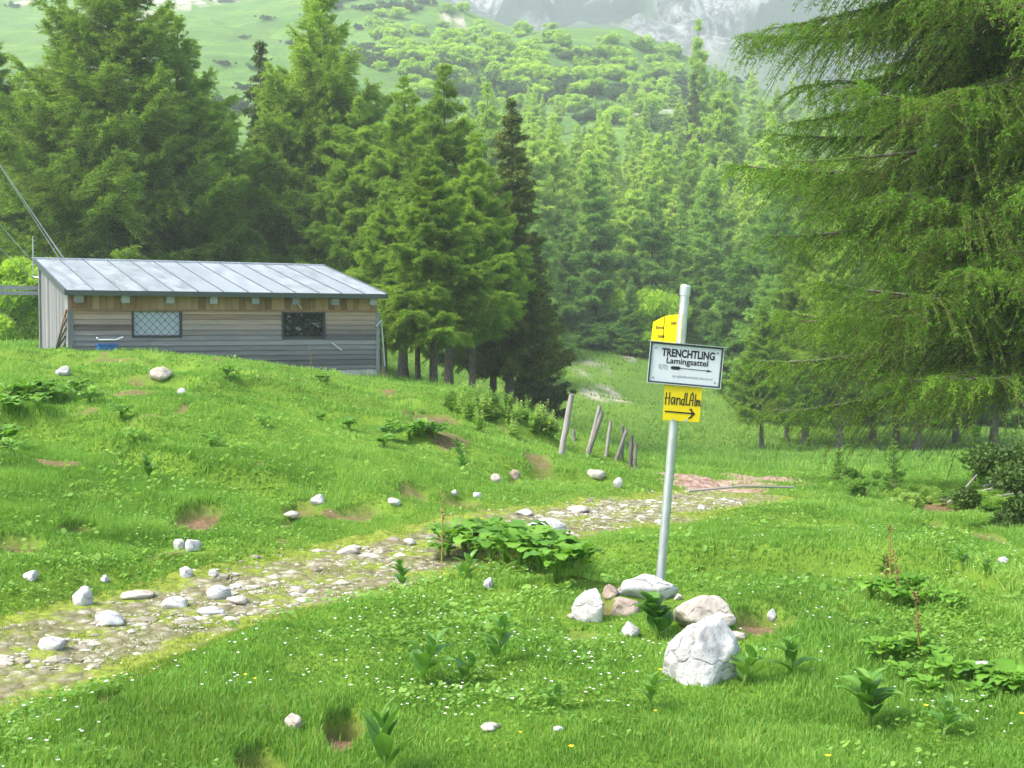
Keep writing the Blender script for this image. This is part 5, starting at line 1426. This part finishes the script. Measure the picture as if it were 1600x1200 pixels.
def flowers(nm, n, seed, mat, lab, r0, thr, h0):
    rng = np.random.default_rng(seed)
    y = 1 / rng.uniform(1 / 22, 1 / 3.8, n); x = rng.uniform(-.5, .5, n) * y
    k = rng.random(n) < acc(x, y) * smooth(thr, thr + .25, fbm(x * .8, y * .8, 450 + seed, 3)) * smooth(-3.5, 0, x) * (1 - smooth(13, 22, y)); x, y = x[k], y[k]; n = len(x)
    z = H(x, y) + rng.uniform(h0, h0 + .03, n)
    V, F = [], []
    r = r0 * rng.uniform(.7, 1.3, n)
    a = rng.uniform(0, 6.28, n)
    for j in range(5):
        t = a + j * 2 * PI / 5
        c = np.stack([x, y, z], 1)
        p1 = c + np.stack([np.cos(t - .5) * r * .8, np.sin(t - .5) * r * .8, r * .35], 1); p2 = c + np.stack([np.cos(t) * r * 1.15, np.sin(t) * r * 1.15, r * .45], 1); p3 = c + np.stack([np.cos(t + .5) * r * .8, np.sin(t + .5) * r * .8, r * .35], 1)
        V.append(np.stack([c, p1, p2, p3], 1))
    V = np.stack(V, 1).reshape(-1, 3)
    tag(obj(nm, mesh_np(nm, V, np.arange(len(V)).reshape(-1, 4), mat, False)), lab, 'flowers', kind='stuff')
flowers('white_flowers', 3200, 1, M['petal_white'], 'tiny white flowers sprinkled in the lawn around the signpost', 0.0065, -.2, .04)
flowers('yellow_flowers', 70, 2, M['petal_yellow'], 'tiny yellow flowers sprinkled in the lawn', .009, -.3, .05)

# ---------------------------------------------------------------- haze
mb = MB(); mb.box((-3200, -60, -60), (3200, 2560, 560))
hz = mb.build('haze', None)
m = bpy.data.materials.new('haze_air'); m.use_nodes = True; nt = m.node_tree; nt.nodes.clear()
out = nt.nodes.new('ShaderNodeOutputMaterial'); pv = nt.nodes.new('ShaderNodeVolumePrincipled')
pv.inputs['Color'].default_value = (.88, .96, 1.0, 1); pv.inputs['Density'].default_value = .00075; pv.inputs['Anisotropy'].default_value = .1
nt.links.new(pv.outputs[0], out.inputs['Volume']); hz.data.materials.append(m)
tag(hz, 'thin pale haze over the valley', 'haze', kind='stuff')

# ---------------------------------------------------------------- labels by place for the look-alikes
ORD = 'first second third fourth fifth sixth seventh eighth ninth tenth eleventh twelfth thirteenth fourteenth fifteenth sixteenth seventeenth eighteenth nineteenth twentieth'.split()
def ordn(i):
    if i < 20: return ORD[i]
    t = {2: 'twenty', 3: 'thirty', 4: 'forty', 5: 'fifty', 6: 'sixty', 7: 'seventy', 8: 'eighty'}
    te = {2: 'twentieth', 3: 'thirtieth', 4: 'fortieth', 5: 'fiftieth', 6: 'sixtieth', 7: 'seventieth', 8: 'eightieth'}
    a, b = divmod(i + 1, 10)
    return te[a] if b == 0 else t[a] + '-' + ORD[b - 1]
grp = {}
for o in C.objects:
    if o.parent is None and 'label' in o and 'group' in o: grp.setdefault((o['group'], o['label']), []).append(o)
ZONE = {'pale larches along the crest': 'pale larch along the crest', 'dark conifers in the middle of the valley forest': 'dark conifer of the valley forest', 'pale larches in the middle of the valley forest': 'pale larch of the valley forest',
        'dark conifers behind the hanging boughs': 'dark conifer behind the hanging boughs', 'pale larches behind the hanging boughs': 'pale larch behind the hanging boughs',
        'dark conifers behind the hut trees': 'dark conifer behind the hut trees', 'pale larches behind the hut trees': 'pale larch behind the hut trees',
        'bright shrubs on the upper slope': 'bright shrub of the upper slope', 'dwarf pines among the bright shrubs': 'dwarf pine among the shrubs', 'dwarf pines on the open slope': 'low dwarf pine on open grass',
        'single shrubs below the thicket': 'single shrub below the thicket', 'tall weeds left of the fence posts': 'tall weed left of the posts', 'dock row above the largest rosette': 'dock above the largest rosette',
        'dark conifers behind the far meadow': 'dark conifer behind the far meadow', 'brambles beyond the right lawn': 'bramble bush beyond the lawn', 'dry branches in the bramble heap': 'dry branch in the brambles',
        'dock patch beside the path': 'dock beside the path', 'dock patch in the right lawn': 'dock in the right lawn', 'dock patch on the left bank': 'dock on the far left bank',
        'docks below the earth slope': 'dock below the earth slope', 'docks below the hut wall': 'dock on the bank below the hut'}
for (g, lb), os_ in grp.items():
    if len(os_) < 2: continue
    n = len(os_); nr_ = 1 if n < 10 else 2 if n < 30 else 3
    os_.sort(key=lambda o: -o.location.y)
    names = {1: [''], 2: [', farther half', ', nearer half'], 3: [', farthest third', ', middle third', ', nearest third']}[nr_]
    for k in range(nr_):
        row = os_[k * n // nr_:(k + 1) * n // nr_]
        row.sort(key=lambda o: o.location.x / o.location.y)
        for i, o in enumerate(row):
            o['label'] = '%s%s, %s from the left' % (ZONE.get(g, g), names[k], ordn(i))
